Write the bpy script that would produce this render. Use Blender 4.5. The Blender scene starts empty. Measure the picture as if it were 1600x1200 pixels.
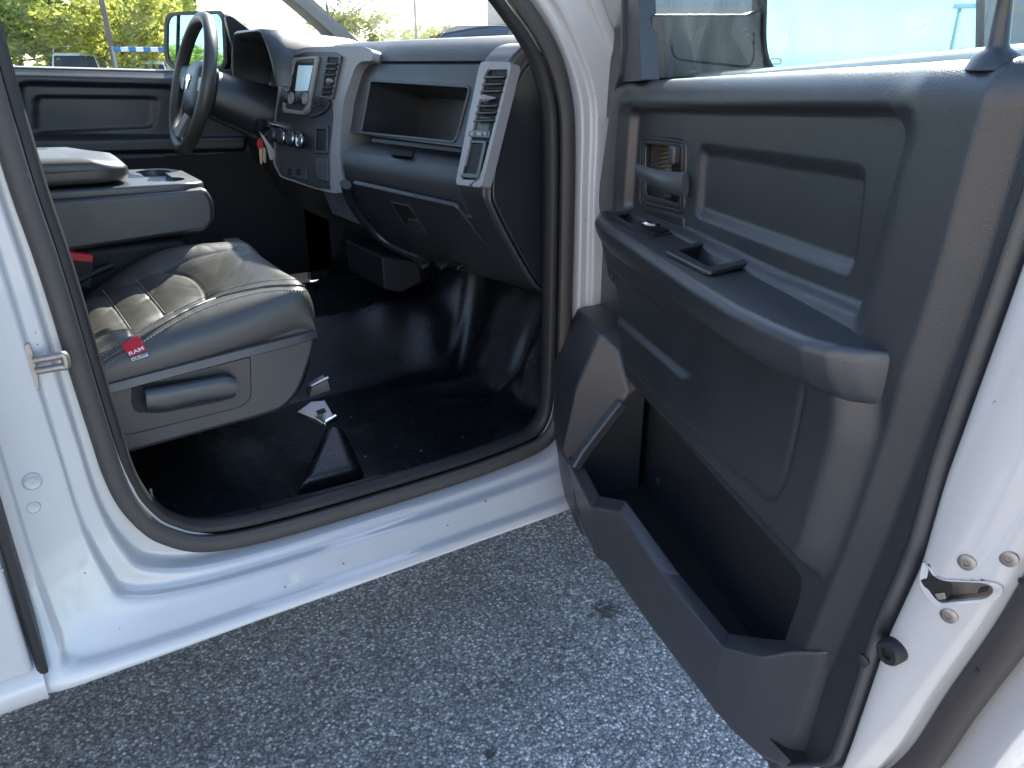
import bpy, bmesh, math, random
import numpy as np
from mathutils import Vector, Matrix
from mathutils.bvhtree import BVHTree
R = math.radians
random.seed(7)
C = bpy.context.scene.collection
scene = bpy.context.scene

# ------------------------------------------------------------------ camera, sky, sun
F = 1202.0; AZ = R(57); PI_ = R(22.6); CAM = np.array([0, -2.06, 1.36])
FW = np.array([math.cos(AZ)*math.cos(PI_), math.sin(AZ)*math.cos(PI_), -math.sin(PI_)])
RT = np.array([math.sin(AZ), -math.cos(AZ), 0.0]); UP = np.cross(RT, FW)
cd = bpy.data.cameras.new('camera'); cam = bpy.data.objects.new('camera', cd); C.objects.link(cam)
cam.matrix_world = Matrix(((RT[0], UP[0], -FW[0], CAM[0]), (RT[1], UP[1], -FW[1], CAM[1]), (RT[2], UP[2], -FW[2], CAM[2]), (0, 0, 0, 1)))
cd.sensor_width = 36; cd.lens = F/1600*36; cd.clip_start = 0.02; cd.clip_end = 2000
scene.camera = cam
SUN_A, SUN_E = R(43), R(40)
SUN = np.array([math.cos(SUN_A)*math.cos(SUN_E), math.sin(SUN_A)*math.cos(SUN_E), math.sin(SUN_E)])
w = bpy.data.worlds.new('World'); scene.world = w; w.use_nodes = True
sk = w.node_tree.nodes.new('ShaderNodeTexSky'); sk.sky_type = 'NISHITA'; sk.sun_disc = False
sk.sun_elevation = SUN_E; sk.sun_rotation = math.pi/2 - SUN_A; sk.air_density = 1.0; sk.dust_density = 0.6; sk.ozone_density = 1.5
bgn = w.node_tree.nodes['Background']; bgn.inputs[1].default_value = 0.148
w.node_tree.links.new(sk.outputs[0], bgn.inputs[0])
sl = bpy.data.lights.new('sun', 'SUN'); so = bpy.data.objects.new('sun', sl); C.objects.link(so)
sl.energy = 4.6; sl.angle = R(0.5); sl.color = (1.0, 0.95, 0.86)
so.rotation_euler = Vector(-SUN).to_track_quat('-Z', 'Y').to_euler()
scene.view_settings.view_transform = 'Standard'; scene.view_settings.look = 'None'
scene.view_settings.gamma = 1; scene.view_settings.exposure = 1.9
scene.cycles.max_bounces = 10; scene.cycles.transparent_max_bounces = 16

# ------------------------------------------------------------------ a pixel of the photo to a point on a surface
def ray(x, y): return FW*F + RT*(x-800) + UP*(600-y)
def on(x, y, p0, n):
    d = ray(x, y); p0 = np.array(p0, float); n = np.array(n, float)
    return CAM + d*(np.dot(p0-CAM, n)/np.dot(d, n))
def onY(x, y, v): return on(x, y, (0, v, 0), (0, 1, 0))
def onX(x, y, v): return on(x, y, (v, 0, 0), (1, 0, 0))
def onZ(x, y, v): return on(x, y, (0, 0, v), (0, 0, 1))
N0 = np.array([.97, -.90, 0.]); DT = -np.array([math.cos(R(67.7)), math.sin(R(67.7)), 0.]); DN = np.array([DT[1], -DT[0], 0.])
def dw(u, v, wv): return N0 + DT*u + DN*wv + np.array([0, 0, v])          # door coordinates to world
def duv(x, y, wv):
    p = on(x, y, N0+DN*wv, DN); return float(np.dot(p-N0, DT)), float(p[2])
def onmesh(x, y, bvh, off=0.0):
    d = Vector(ray(x, y)).normalized(); h = bvh.ray_cast(Vector(CAM), d)
    if h[0] is None: return None
    return np.array(h[0] + h[1]*off*(1 if h[1].dot(d) < 0 else -1))

# ------------------------------------------------------------------ materials
def mat(name, col, rough=.5, metal=0, spec=.5, coat=0, grain=None, bump=.15, var=0, sheen=0, dist=.001):
    m = bpy.data.materials.new(name); m.use_nodes = True; nt = m.node_tree; b = nt.nodes['Principled BSDF']
    b.inputs['Base Color'].default_value = (*col, 1); b.inputs['Roughness'].default_value = rough
    b.inputs['Metallic'].default_value = metal; b.inputs['Specular IOR Level'].default_value = spec
    b.inputs['Coat Weight'].default_value = coat; b.inputs['Coat Roughness'].default_value = .04
    b.inputs['Sheen Weight'].default_value = sheen
    tc = nt.nodes.new('ShaderNodeTexCoord')
    if grain:
        v = nt.nodes.new('ShaderNodeTexVoronoi'); v.inputs['Scale'].default_value = grain; v.feature = 'F1'
        nz = nt.nodes.new('ShaderNodeTexNoise'); nz.inputs['Scale'].default_value = grain*.5; nz.inputs['Detail'].default_value = 3
        mx = nt.nodes.new('ShaderNodeMath'); mx.operation = 'ADD'
        nt.links.new(tc.outputs['Object'], v.inputs['Vector']); nt.links.new(tc.outputs['Object'], nz.inputs['Vector'])
        nt.links.new(v.outputs['Distance'], mx.inputs[0]); nt.links.new(nz.outputs['Fac'], mx.inputs[1])
        bp = nt.nodes.new('ShaderNodeBump'); bp.inputs['Strength'].default_value = bump; bp.inputs['Distance'].default_value = dist
        nt.links.new(mx.outputs[0], bp.inputs['Height']); nt.links.new(bp.outputs[0], b.inputs['Normal'])
    if var:
        n2 = nt.nodes.new('ShaderNodeTexNoise'); n2.inputs['Scale'].default_value = 9; n2.inputs['Detail'].default_value = 8; n2.inputs['Roughness'].default_value = .65
        nt.links.new(tc.outputs['Object'], n2.inputs['Vector'])
        mr = nt.nodes.new('ShaderNodeMapRange'); mr.inputs['From Min'].default_value = .3; mr.inputs['From Max'].default_value = .7
        mr.inputs['To Min'].default_value = max(0, rough-var); mr.inputs['To Max'].default_value = min(1, rough+var)
        nt.links.new(n2.outputs['Fac'], mr.inputs['Value']); nt.links.new(mr.outputs[0], b.inputs['Roughness'])
        cr = nt.nodes.new('ShaderNodeMixRGB'); cr.blend_type = 'MIX'
        cr.inputs[1].default_value = (*[c*(1-var*.8) for c in col], 1); cr.inputs[2].default_value = (*[min(1, c*(1+var*.8)) for c in col], 1)
        nt.links.new(n2.outputs['Fac'], cr.inputs[0]); nt.links.new(cr.outputs[0], b.inputs['Base Color'])
    return m
M = {}
M['paint'] = mat('white_paint', (.525, .523, .515), .22, coat=1.0, spec=.5)
def chips(m):                                                # small road chips and tar specks in the paint
    nt = m.node_tree; b = nt.nodes['Principled BSDF']; tc = nt.nodes.new('ShaderNodeTexCoord'); v = nt.nodes.new('ShaderNodeTexVoronoi'); v.inputs['Scale'].default_value = 75
    nz = nt.nodes.new('ShaderNodeTexNoise'); nz.inputs['Scale'].default_value = 260; nz.inputs['Detail'].default_value = 2
    ad = nt.nodes.new('ShaderNodeVectorMath'); ad.operation = 'MULTIPLY_ADD'; ad.inputs[1].default_value = (.006, .006, .006); nt.links.new(tc.outputs['Object'], nz.inputs['Vector']); nt.links.new(nz.outputs['Color'], ad.inputs[0]); nt.links.new(tc.outputs['Object'], ad.inputs[2]); nt.links.new(ad.outputs[0], v.inputs['Vector'])
    sp = nt.nodes.new('ShaderNodeSeparateColor'); nt.links.new(v.outputs['Color'], sp.inputs[0])
    sz = nt.nodes.new('ShaderNodeMapRange'); sz.inputs['From Min'].default_value = .94; sz.inputs['To Max'].default_value = .17; nt.links.new(sp.outputs[0], sz.inputs[0])
    lt = nt.nodes.new('ShaderNodeMath'); lt.operation = 'LESS_THAN'; nt.links.new(v.outputs['Distance'], lt.inputs[0]); nt.links.new(sz.outputs[0], lt.inputs[1])
    g = nt.nodes.new('ShaderNodeTexNoise'); g.inputs['Scale'].default_value = 6; g.inputs['Detail'].default_value = 7; nt.links.new(tc.outputs['Object'], g.inputs['Vector'])
    gm = nt.nodes.new('ShaderNodeMapRange'); gm.inputs['From Min'].default_value = .5; gm.inputs['From Max'].default_value = .75; gm.inputs['To Max'].default_value = .16; nt.links.new(g.outputs['Fac'], gm.inputs[0])
    c0 = nt.nodes.new('ShaderNodeMixRGB'); c0.inputs[1].default_value = b.inputs['Base Color'].default_value; c0.inputs[2].default_value = (.42, .39, .34, 1); nt.links.new(gm.outputs[0], c0.inputs[0])
    c1 = nt.nodes.new('ShaderNodeMixRGB'); c1.inputs[2].default_value = (.16, .15, .14, 1); nt.links.new(c0.outputs[0], c1.inputs[1]); nt.links.new(lt.outputs[0], c1.inputs[0]); nt.links.new(c1.outputs[0], b.inputs['Base Color'])
chips(M['paint'])
M['trim'] = mat('black_grained_plastic', (.021, .024, .028), .39, spec=.95, grain=900, bump=.35, var=.06, dist=.0006)
M['trim_fine'] = mat('black_smooth_plastic', (.019, .022, .025), .37, spec=.85, var=.06)
M['trim_light'] = mat('charcoal_plastic', (.036, .039, .044), .39, spec=.85, grain=1200, bump=.2, var=.06, dist=.0005)
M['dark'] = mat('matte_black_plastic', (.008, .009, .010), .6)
M['seal'] = mat('rubber', (.060, .054, .050), .62, grain=2500, bump=.1, var=.1, dist=.0005)
M['rubber'] = mat('black_rubber', (.018, .018, .018), .55, var=.1)
M['vinyl'] = mat('seat_vinyl', (.043, .042, .037), .42, spec=.8, grain=700, bump=.25, var=.06, dist=.0006)
M['floor'] = mat('floor_vinyl', (.008, .009, .011), .30, grain=800, bump=.35, var=.12, dist=.0006)
M['silver'] = mat('silver_plastic', (.30, .292, .30), .42, metal=.25, var=.04)
M['chrome'] = mat('chrome', (.75, .75, .76), .12, metal=1)
M['steel'] = mat('zinc_steel', (.36, .33, .30), .42, metal=.8, grain=300, bump=.1, var=.1)
M['beige'] = mat('beige_headliner_plastic', (.36, .35, .32), .6, grain=900, bump=.15)
M['red'] = mat('red_plastic', (.55, .02, .02), .4)
M['redcloth'] = mat('red_woven_tag', (.50, .015, .035), .75, grain=2500, bump=.4)
M['white'] = mat('white_thread', (.75, .75, .74), .8)
M['thread'] = mat('grey_stitch_thread', (.22, .22, .21), .8)
M['brass'] = mat('key_brass', (.62, .52, .33), .35, metal=.9)
M['tagwhite'] = mat('paper_tag', (.55, .54, .50), .7)
M['lcd'] = mat('display_panel', (.33, .47, .54), .25)
def emis(m, col, s):
    b = m.node_tree.nodes['Principled BSDF']; b.inputs['Emission Color'].default_value = (*col, 1); b.inputs['Emission Strength'].default_value = s
emis(M['lcd'], (.35, .55, .65), .12)  # blue tint and faint glow stand in for sky reflected in the screen
def glassmat(name, tint, refl, dirt=0):
    m = bpy.data.materials.new(name); m.use_nodes = True; nt = m.node_tree; nt.nodes.clear()
    out = nt.nodes.new('ShaderNodeOutputMaterial'); tr = nt.nodes.new('ShaderNodeBsdfTransparent'); tr.inputs[0].default_value = (*tint, 1)
    gl = nt.nodes.new('ShaderNodeBsdfGlossy'); gl.inputs['Roughness'].default_value = .01
    fr = nt.nodes.new('ShaderNodeFresnel'); fr.inputs[0].default_value = 1.45
    ml = nt.nodes.new('ShaderNodeMath'); ml.operation = 'MULTIPLY'; ml.inputs[1].default_value = refl
    mx = nt.nodes.new('ShaderNodeMixShader'); nt.links.new(fr.outputs[0], ml.inputs[0]); nt.links.new(ml.outputs[0], mx.inputs[0])
    nt.links.new(tr.outputs[0], mx.inputs[1]); nt.links.new(gl.outputs[0], mx.inputs[2]); last = mx
    if dirt:
        tc = nt.nodes.new('ShaderNodeTexCoord'); nz = nt.nodes.new('ShaderNodeTexNoise'); nz.inputs['Scale'].default_value = 14; nz.inputs['Detail'].default_value = 9
        mp = nt.nodes.new('ShaderNodeMapping'); mp.inputs['Scale'].default_value = (1.2, 1.2, .7)
        nt.links.new(tc.outputs['Object'], mp.inputs[0]); nt.links.new(mp.outputs[0], nz.inputs['Vector'])
        mr = nt.nodes.new('ShaderNodeMapRange'); mr.inputs['From Min'].default_value = .4; mr.inputs['From Max'].default_value = .8; mr.inputs['To Max'].default_value = dirt
        df = nt.nodes.new('ShaderNodeBsdfDiffuse'); df.inputs[0].default_value = (.6, .6, .58, 1)
        m2 = nt.nodes.new('ShaderNodeMixShader'); nt.links.new(nz.outputs['Fac'], mr.inputs[0]); nt.links.new(mr.outputs[0], m2.inputs[0])
        nt.links.new(mx.outputs[0], m2.inputs[1]); nt.links.new(df.outputs[0], m2.inputs[2]); last = m2
    nt.links.new(last.outputs[0], out.inputs[0]); return m
M['glass'] = glassmat('window_glass', (.86, .92, .92), .22, .15)
M['wind'] = glassmat('windshield_glass', (.92, .94, .92), .5, .15)
M['mirror'] = mat('tinted_mirror', (.44, .80, .97), .015, metal=1)
M['mirror2'] = mat('mirror_glass', (.8, .84, .85), .015, metal=1)
def asphalt():
    m = bpy.data.materials.new('asphalt'); m.use_nodes = True; nt = m.node_tree; b = nt.nodes['Principled BSDF']
    tc = nt.nodes.new('ShaderNodeTexCoord')
    def vor(s, f='F1'):
        v = nt.nodes.new('ShaderNodeTexVoronoi'); v.inputs['Scale'].default_value = s; v.feature = f
        nt.links.new(tc.outputs['Object'], v.inputs['Vector']); return v
    v1 = vor(150); v2 = vor(360)
    sep = nt.nodes.new('ShaderNodeSeparateColor'); nt.links.new(v1.outputs['Color'], sep.inputs[0])
    sep2 = nt.nodes.new('ShaderNodeSeparateColor'); nt.links.new(v2.outputs['Color'], sep2.inputs[0])
    cr = nt.nodes.new('ShaderNodeValToRGB'); e = cr.color_ramp.elements
    e[0].position = 0; e[0].color = (.035, .035, .037, 1); e[1].position = 1; e[1].color = (.62, .60, .56, 1)
    x = cr.color_ramp.elements.new(.45); x.color = (.15, .15, .152, 1); x = cr.color_ramp.elements.new(.8); x.color = (.28, .275, .27, 1)
    nt.links.new(sep.outputs[0], cr.inputs[0])
    cr2 = nt.nodes.new('ShaderNodeValToRGB'); e = cr2.color_ramp.elements
    e[0].color = (.06, .06, .062, 1); e[1].color = (.30, .29, .27, 1); nt.links.new(sep2.outputs[1], cr2.inputs[0])
    mx = nt.nodes.new('ShaderNodeMixRGB'); mx.inputs[0].default_value = .42
    nt.links.new(cr.outputs[0], mx.inputs[1]); nt.links.new(cr2.outputs[0], mx.inputs[2])
    dr = nt.nodes.new('ShaderNodeValToRGB'); dr.color_ramp.elements[0].position = .25; dr.color_ramp.elements[0].color = (1, 1, 1, 1)
    dr.color_ramp.elements[1].position = .75; dr.color_ramp.elements[1].color = (.28, .28, .3, 1)
    ds = nt.nodes.new('ShaderNodeMath'); ds.operation = 'MULTIPLY'; ds.inputs[1].default_value = 1.0
    nt.links.new(v1.outputs['Distance'], ds.inputs[0]); nt.links.new(ds.outputs[0], dr.inputs[0])
    mu = nt.nodes.new('ShaderNodeMixRGB'); mu.blend_type = 'MULTIPLY'; mu.inputs[0].default_value = .8
    nt.links.new(mx.outputs[0], mu.inputs[1]); nt.links.new(dr.outputs[0], mu.inputs[2])
    nz = nt.nodes.new('ShaderNodeTexNoise'); nz.inputs['Scale'].default_value = 5; nz.inputs['Detail'].default_value = 6
    nt.links.new(tc.outputs['Object'], nz.inputs['Vector'])
    mr = nt.nodes.new('ShaderNodeMapRange'); mr.inputs['From Min'].default_value = .3; mr.inputs['From Max'].default_value = .7; mr.inputs['To Min'].default_value = .65; mr.inputs['To Max'].default_value = 1.3
    nt.links.new(nz.outputs['Fac'], mr.inputs[0])
    mr.inputs['To Min'].default_value = 1.95; mr.inputs['To Max'].default_value = 2.65
    mv = nt.nodes.new('ShaderNodeVectorMath'); mv.operation = 'SCALE'; nt.links.new(mu.outputs[0], mv.inputs[0]); nt.links.new(mr.outputs[0], mv.inputs['Scale'])
    last = mv.outputs[0]
    for (sx, sy), rad in (((1.13, -.79), .05), ((.62, -1.02), .02)):          # oil drips
        dv = nt.nodes.new('ShaderNodeVectorMath'); dv.operation = 'DISTANCE'; dv.inputs[1].default_value = (sx, sy, 0); nt.links.new(tc.outputs['Object'], dv.inputs[0])
        n3 = nt.nodes.new('ShaderNodeTexNoise'); n3.inputs['Scale'].default_value = 40; nt.links.new(tc.outputs['Object'], n3.inputs['Vector'])
        s3 = nt.nodes.new('ShaderNodeMath'); s3.operation = 'MULTIPLY_ADD'; s3.inputs[1].default_value = rad*2.2; nt.links.new(n3.outputs['Fac'], s3.inputs[0]); nt.links.new(dv.outputs['Value'], s3.inputs[2])
        r3 = nt.nodes.new('ShaderNodeMapRange'); r3.inputs['From Min'].default_value = rad*1.55; r3.inputs['From Max'].default_value = rad*2.1; r3.inputs['To Min'].default_value = .35; r3.inputs['To Max'].default_value = 1; nt.links.new(s3.outputs[0], r3.inputs[0])
        v3 = nt.nodes.new('ShaderNodeVectorMath'); v3.operation = 'SCALE'; nt.links.new(last, v3.inputs[0]); nt.links.new(r3.outputs[0], v3.inputs['Scale']); last = v3.outputs[0]
    nt.links.new(last, b.inputs['Base Color']); b.inputs['Roughness'].default_value = .7
    bp = nt.nodes.new('ShaderNodeBump'); bp.inputs['Strength'].default_value = 1; bp.inputs['Distance'].default_value = .003; bp.invert = True
    ad = nt.nodes.new('ShaderNodeMath'); ad.operation = 'SUBTRACT'; nt.links.new(v1.outputs['Distance'], ad.inputs[0]); nt.links.new(sep.outputs[1], ad.inputs[1])
    nt.links.new(ad.outputs[0], bp.inputs['Height']); nt.links.new(bp.outputs[0], b.inputs['Normal'])
    return m
M['asphalt'] = asphalt()

# ------------------------------------------------------------------ helpers
def link(o, parent=None):
    C.objects.link(o)
    if parent is not None: o.parent = parent
    return o
def mk(name, V, Fc, m, parent=None, bevel=0, seg=3, sub=0, angle=35, smooth=True):
    me = bpy.data.meshes.new(name); me.from_pydata([tuple(map(float, v)) for v in V], [], [tuple(f) for f in Fc])
    bm = bmesh.new(); bm.from_mesh(me); bmesh.ops.recalc_face_normals(bm, faces=bm.faces); bm.to_mesh(me); bm.free()
    if smooth:
        me.polygons.foreach_set('use_smooth', [True]*len(me.polygons))
        if not sub: me.set_sharp_from_angle(angle=R(angle))
    me.materials.append(M[m] if isinstance(m, str) else m)
    o = link(bpy.data.objects.new(name, me), parent)
    if bevel:
        md = o.modifiers.new('bevel', 'BEVEL'); md.width = bevel; md.segments = seg; md.limit_method = 'ANGLE'; md.angle_limit = R(angle); md.harden_normals = False
    if sub:
        md = o.modifiers.new('sub', 'SUBSURF'); md.levels = md.render_levels = sub
    return o
def bake(o):                                              # apply the modifiers of o
    bpy.context.view_layer.update()
    dg = bpy.context.evaluated_depsgraph_get(); me = bpy.data.meshes.new_from_object(o.evaluated_get(dg))
    o.modifiers.clear(); o.data = me; return o
def cut(o, cutters):
    for c in cutters:
        md = o.modifiers.new('cut', 'BOOLEAN'); md.operation = 'DIFFERENCE'; md.object = c; md.solver = 'EXACT'
    bake(o)
    for c in cutters: bpy.data.objects.remove(c)
    o.data.polygons.foreach_set('use_smooth', [True]*len(o.data.polygons)); o.data.set_sharp_from_angle(angle=R(35)); return o
def bvh(o):
    bpy.context.view_layer.update()
    return BVHTree.FromObject(o, bpy.context.evaluated_depsgraph_get())
def unit(a): a = np.array(a, float); return a/np.linalg.norm(a)
def rpoly(P, r, seg=5):                                   # round the corners of a closed polygon
    P = [np.array(p, float) for p in P]; out = []; n = len(P); rr = r if hasattr(r, '__len__') else [r]*n
    for i in range(n):
        a, b, c = P[i-1], P[i], P[(i+1) % n]; la, lc = np.linalg.norm(a-b), np.linalg.norm(c-b); q = min(rr[i], la*.45, lc*.45)
        if q < 1e-6: out.append(b); continue
        s, e = b+(a-b)/la*q, b+(c-b)/lc*q
        for k in range(seg+1):
            t = k/seg; out.append((1-t)**2*s+2*t*(1-t)*b+t*t*e)
    return out
def catmull(P, n=6, closed=False):
    P = [np.array(p, float) for p in P]; out = []; N = len(P)
    for i in range(N if closed else N-1):
        if closed: p0, p1, p2, p3 = P[i-1], P[i], P[(i+1) % N], P[(i+2) % N]
        else: p0, p1, p2, p3 = P[max(i-1, 0)], P[i], P[i+1], P[min(i+2, N-1)]
        for k in range(n):
            t = k/n; out.append(.5*((2*p1)+(p2-p0)*t+(2*p0-5*p1+4*p2-p3)*t*t+(3*p1-p0-3*p2+p3)*t**3))
    if not closed: out.append(P[-1])
    return out
def resample(P, n, closed=True):
    P = [np.array(p, float) for p in P]; Q = P+[P[0]] if closed else P
    L = np.concatenate([[0], np.cumsum([np.linalg.norm(Q[i+1]-Q[i]) for i in range(len(Q)-1)])])
    A = np.array(Q); t = np.linspace(0, L[-1], n+1)[:-1] if closed else np.linspace(0, L[-1], n)
    return [np.array([np.interp(x, L, A[:, k]) for k in range(A.shape[1])]) for x in t]
def plate(name, P, n, th, m, parent=None, bevel=.002, **k):    # a planar outline given a thickness behind it
    n = unit(n); N = len(P); V = [p for p in P]+[np.array(p)-n*th for p in P]
    Fc = [tuple(range(N)), tuple(range(2*N-1, N-1, -1))]+[(i, (i+1) % N, N+(i+1) % N, N+i) for i in range(N)]
    return mk(name, V, Fc, m, parent, bevel=bevel, **k)
def ringplate(name, O, I, n, th, m, parent=None, bevel=.0015, cnt=64, **k):
    n = unit(n); O = resample(O, cnt); c = sum(O)/cnt; I = resample(I, cnt*4)
    I2 = []
    j0 = 0
    # match each outer point with the inner point of the same fraction, aligned at the start
    d = [np.linalg.norm((p-c)/np.linalg.norm(p-c)-(O[0]-c)/np.linalg.norm(O[0]-c)) for p in I]; s = int(np.argmin(d))
    I = [I[(s+4*q) % (4*cnt)] for q in range(cnt)]
    V = O+I+[p-n*th for p in O]+[p-n*th for p in I]; Fc = []
    for i in range(cnt):
        j = (i+1) % cnt
        Fc += [(i, j, cnt+j, cnt+i), (2*cnt+i, 3*cnt+i, 3*cnt+j, 2*cnt+j), (i, 2*cnt+i, 2*cnt+j, j), (cnt+i, cnt+j, 3*cnt+j, 3*cnt+i)]
    return mk(name, V, Fc, m, parent, bevel=bevel, **k)
def sweep(name, path, prof, ref, m, parent=None, closed=False, cap=True, angle=60, scale=None):
    # prof: (a along side, b along ref); side = tangent x ref
    P = [np.array(p, float) for p in path]; n = len(P); ref = unit(ref); V = []; k = len(prof); Fc = []
    for i in range(n):
        t = unit(P[(i+1) % n]-P[i-1]) if closed else unit(P[min(i+1, n-1)]-P[max(i-1, 0)])
        s = np.cross(t, ref)
        if np.linalg.norm(s) < 1e-3: s = np.cross(t, np.array([.3, .5, .8]))
        s = unit(s); r2 = unit(np.cross(s, t)); q = 1 if scale is None else scale[i]
        V += [P[i]+s*a*q+r2*b*q for a, b in prof]
    for i in range(n if closed else n-1):
        for j in range(k): Fc.append((i*k+j, i*k+(j+1) % k, ((i+1) % n)*k+(j+1) % k, ((i+1) % n)*k+j))
    if cap and not closed: Fc += [tuple(range(k)), tuple(range((n-1)*k, n*k))]
    return mk(name, V, Fc, m, parent, angle=angle)
def circ(a, b=None, n=10): b = a if b is None else b; return [(a*math.cos(2*math.pi*i/n), b*math.sin(2*math.pi*i/n)) for i in range(n)]
def tube(name, path, r, m, parent=None, ref=(0, 0, 1), n=8, closed=False): return sweep(name, path, circ(r, n=n), ref, m, parent, closed)
def grid(name, G, m, parent=None, closed_v=False, angle=180, cap=False, **k):
    r, c = len(G), len(G[0]); V = [p for row in G for p in row]
    Fc = [(i*c+j, i*c+(j+1) % c, (i+1)*c+(j+1) % c, (i+1)*c+j) for i in range(r-1) for j in range(c if closed_v else c-1)]
    if cap: Fc += [tuple(range(c)), tuple(range((r-1)*c, r*c))]
    return mk(name, V, Fc, m, parent, angle=angle, **k)
def boxm(name, lo, hi, m, parent=None, bevel=.004, **k):
    x0, y0, z0 = lo; x1, y1, z1 = hi
    V = [(x, y, z) for z in (z0, z1) for x, y in ((x0, y0), (x1, y0), (x1, y1), (x0, y1))]
    return mk(name, V, [(0, 1, 2, 3), (4, 5, 6, 7), (0, 1, 5, 4), (1, 2, 6, 5), (2, 3, 7, 6), (3, 0, 4, 7)], m, parent, bevel=bevel, **k)
def obox(name, c, ax, h, m, parent=None, bevel=.002, **k):      # oriented box: centre, three axes, half sizes
    c = np.array(c, float); a = [unit(v)*q for v, q in zip(ax, h)]
    V = [c+a[0]*i+a[1]*j+a[2]*l for l in (-1, 1) for i, j in ((-1, -1), (1, -1), (1, 1), (-1, 1))]
    return mk(name, V, [(0, 1, 2, 3), (4, 5, 6, 7), (0, 1, 5, 4), (1, 2, 6, 5), (2, 3, 7, 6), (3, 0, 4, 7)], m, parent, bevel=bevel, **k)
def lathe(name, base, axis, prof, m, parent=None, n=24, angle=40):   # prof: (radius, height along axis)
    base = np.array(base, float); a = unit(axis); s = unit(np.cross(a, (.31, .2, .93))); t = np.cross(a, s)
    G = [[base+a*h+(s*math.cos(2*math.pi*i/n)+t*math.sin(2*math.pi*i/n))*r for i in range(n)] for r, h in prof]
    return grid(name, G, m, parent, closed_v=True, angle=angle, cap=True)
def join(name, objs, parent=None):                          # several shapes of one part become one mesh
    me = bpy.data.meshes.new(name); bm = bmesh.new(); mats = []
    bpy.context.view_layer.update(); dg = bpy.context.evaluated_depsgraph_get()
    for o in objs:
        ev = o.evaluated_get(dg); t = bpy.data.meshes.new_from_object(ev); idx = []
        for x in t.materials:
            if x not in mats: mats.append(x)
            idx.append(mats.index(x))
        t.transform(o.matrix_world)
        for p in t.polygons: p.material_index = idx[p.material_index] if idx else 0
        bm.from_mesh(t); bpy.data.meshes.remove(t)
    bm.to_mesh(me); bm.free()
    for x in mats: me.materials.append(x)
    for o in objs: bpy.data.objects.remove(o)
    return link(bpy.data.objects.new(name, me), parent)
def tag(o, label=None, cat=None, group=None, kind=None):
    for k, v in (('label', label), ('category', cat), ('group', group), ('kind', kind)):
        if v: o[k] = v
    return o
def empty(name, loc=(0, 0, 0), parent=None):
    o = bpy.data.objects.new(name, None); o.location = loc; o.empty_display_size = .1; return link(o, parent)
def sstep(a, b, x): t = np.clip((x-a)/(b-a), 0, 1); return t*t*(3-2*t)
def sdpoly(U, V, P):                                        # signed distance, negative inside
    P = np.array(P, float); d = np.full(U.shape, 1e9); ins = np.zeros(U.shape, bool); n = len(P)
    for i in range(n):
        a, b = P[i-1], P[i]; e = b-a; L = e@e+1e-12
        t = np.clip(((U-a[0])*e[0]+(V-a[1])*e[1])/L, 0, 1)
        d = np.minimum(d, np.hypot(U-a[0]-t*e[0], V-a[1]-t*e[1]))
        if abs(e[1]) > 1e-12:
            cnd = ((a[1] > V) != (b[1] > V)) & (U < e[0]*(V-a[1])/e[1]+a[0]); ins ^= cnd
    return np.where(ins, -d, d)
def sdline(U, V, P):
    P = np.array(P, float); d = np.full(U.shape, 1e9)
    for i in range(1, len(P)):
        a, b = P[i-1], P[i]; e = b-a; L = e@e+1e-12
        t = np.clip(((U-a[0])*e[0]+(V-a[1])*e[1])/L, 0, 1); d = np.minimum(d, np.hypot(U-a[0]-t*e[0], V-a[1]-t*e[1]))
    return d

# ------------------------------------------------------------------ ground
def ground():
    n = 60; G = []
    gx = [-600, -120, -30, -8, -3, 0, 1, 2, 5, 12, 40, 140, 600]
    return grid('parking_lot', [[(x, y, 0) for y in gx] for x in gx], 'asphalt')
tag(ground(), kind='structure')

# ------------------------------------------------------------------ the truck
truck = tag(empty('pickup_truck'), 'white crew cab pickup truck with its passenger door open, showing black vinyl interior', 'truck')
# ---- white body side: sill, centre pillar and windscreen pillar as one pressed ring round the opening
SEALPX = [(-48, 20), (-14, 140), (35, 300), (68, 394), (98, 489), (127, 587), (158, 685), (175, 737), (197, 782), (226, 815), (258, 835), (315, 847), (405, 833), (562, 789), (720, 740), (800, 711), (845, 690), (866, 662), (874, 625), (878, 560), (881, 450), (884, 300), (884, 200), (879, 150), (864, 95), (842, 50), (815, 10), (786, -30), (745, -80)]
seal3 = [onY(x, y, -.85) for x, y in SEALPX]
def outer_pt(i):
    p = seal3[i]; x, y = SEALPX[i]
    if i <= 6: return np.array([-.105, 0, p[2]-.02]), .045
    tab = {7: (-.104, .70, .055), 8: (-.103, .635, .07), 9: (-.10, .555, .10), 10: (-.095, .516, .12), 11: (.03, .512, .125), 12: (.22, .512, .125), 13: (.42, .51, .125), 14: (.64, .509, .125), 15: (.78, .508, .125), 16: (.92, .508, .12), 17: (1.0, .515, .10), 18: (1.03, .58, .08), 19: (1.03, .74, .07), 20: (1.025, .93, .065), 21: (1.02, 1.13, .06)}
    if i in tab: a, b, c = tab[i]; return np.array([a, 0, b]), c
    a = seal3[i]; j = min(i+1, len(seal3)-1); t = unit(seal3[j]-seal3[j-2 if j == i else i-1]); nrm = np.array([-t[2], 0, t[0]])
    if nrm[0] < 0: nrm = -nrm
    return np.array([a[0], 0, a[2]])+nrm*(.10 if i > 23 else .12), .06
inner = np.array([[p[0], 0, p[2]] for p in seal3]); outer = np.array([outer_pt(i)[0] for i in range(len(seal3))]); amp = np.array([[outer_pt(i)[1], 0, 0] for i in range(len(seal3))])
inner = catmull(inner, 5); outer = catmull(outer, 5); amp = catmull(amp, 5)
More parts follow.
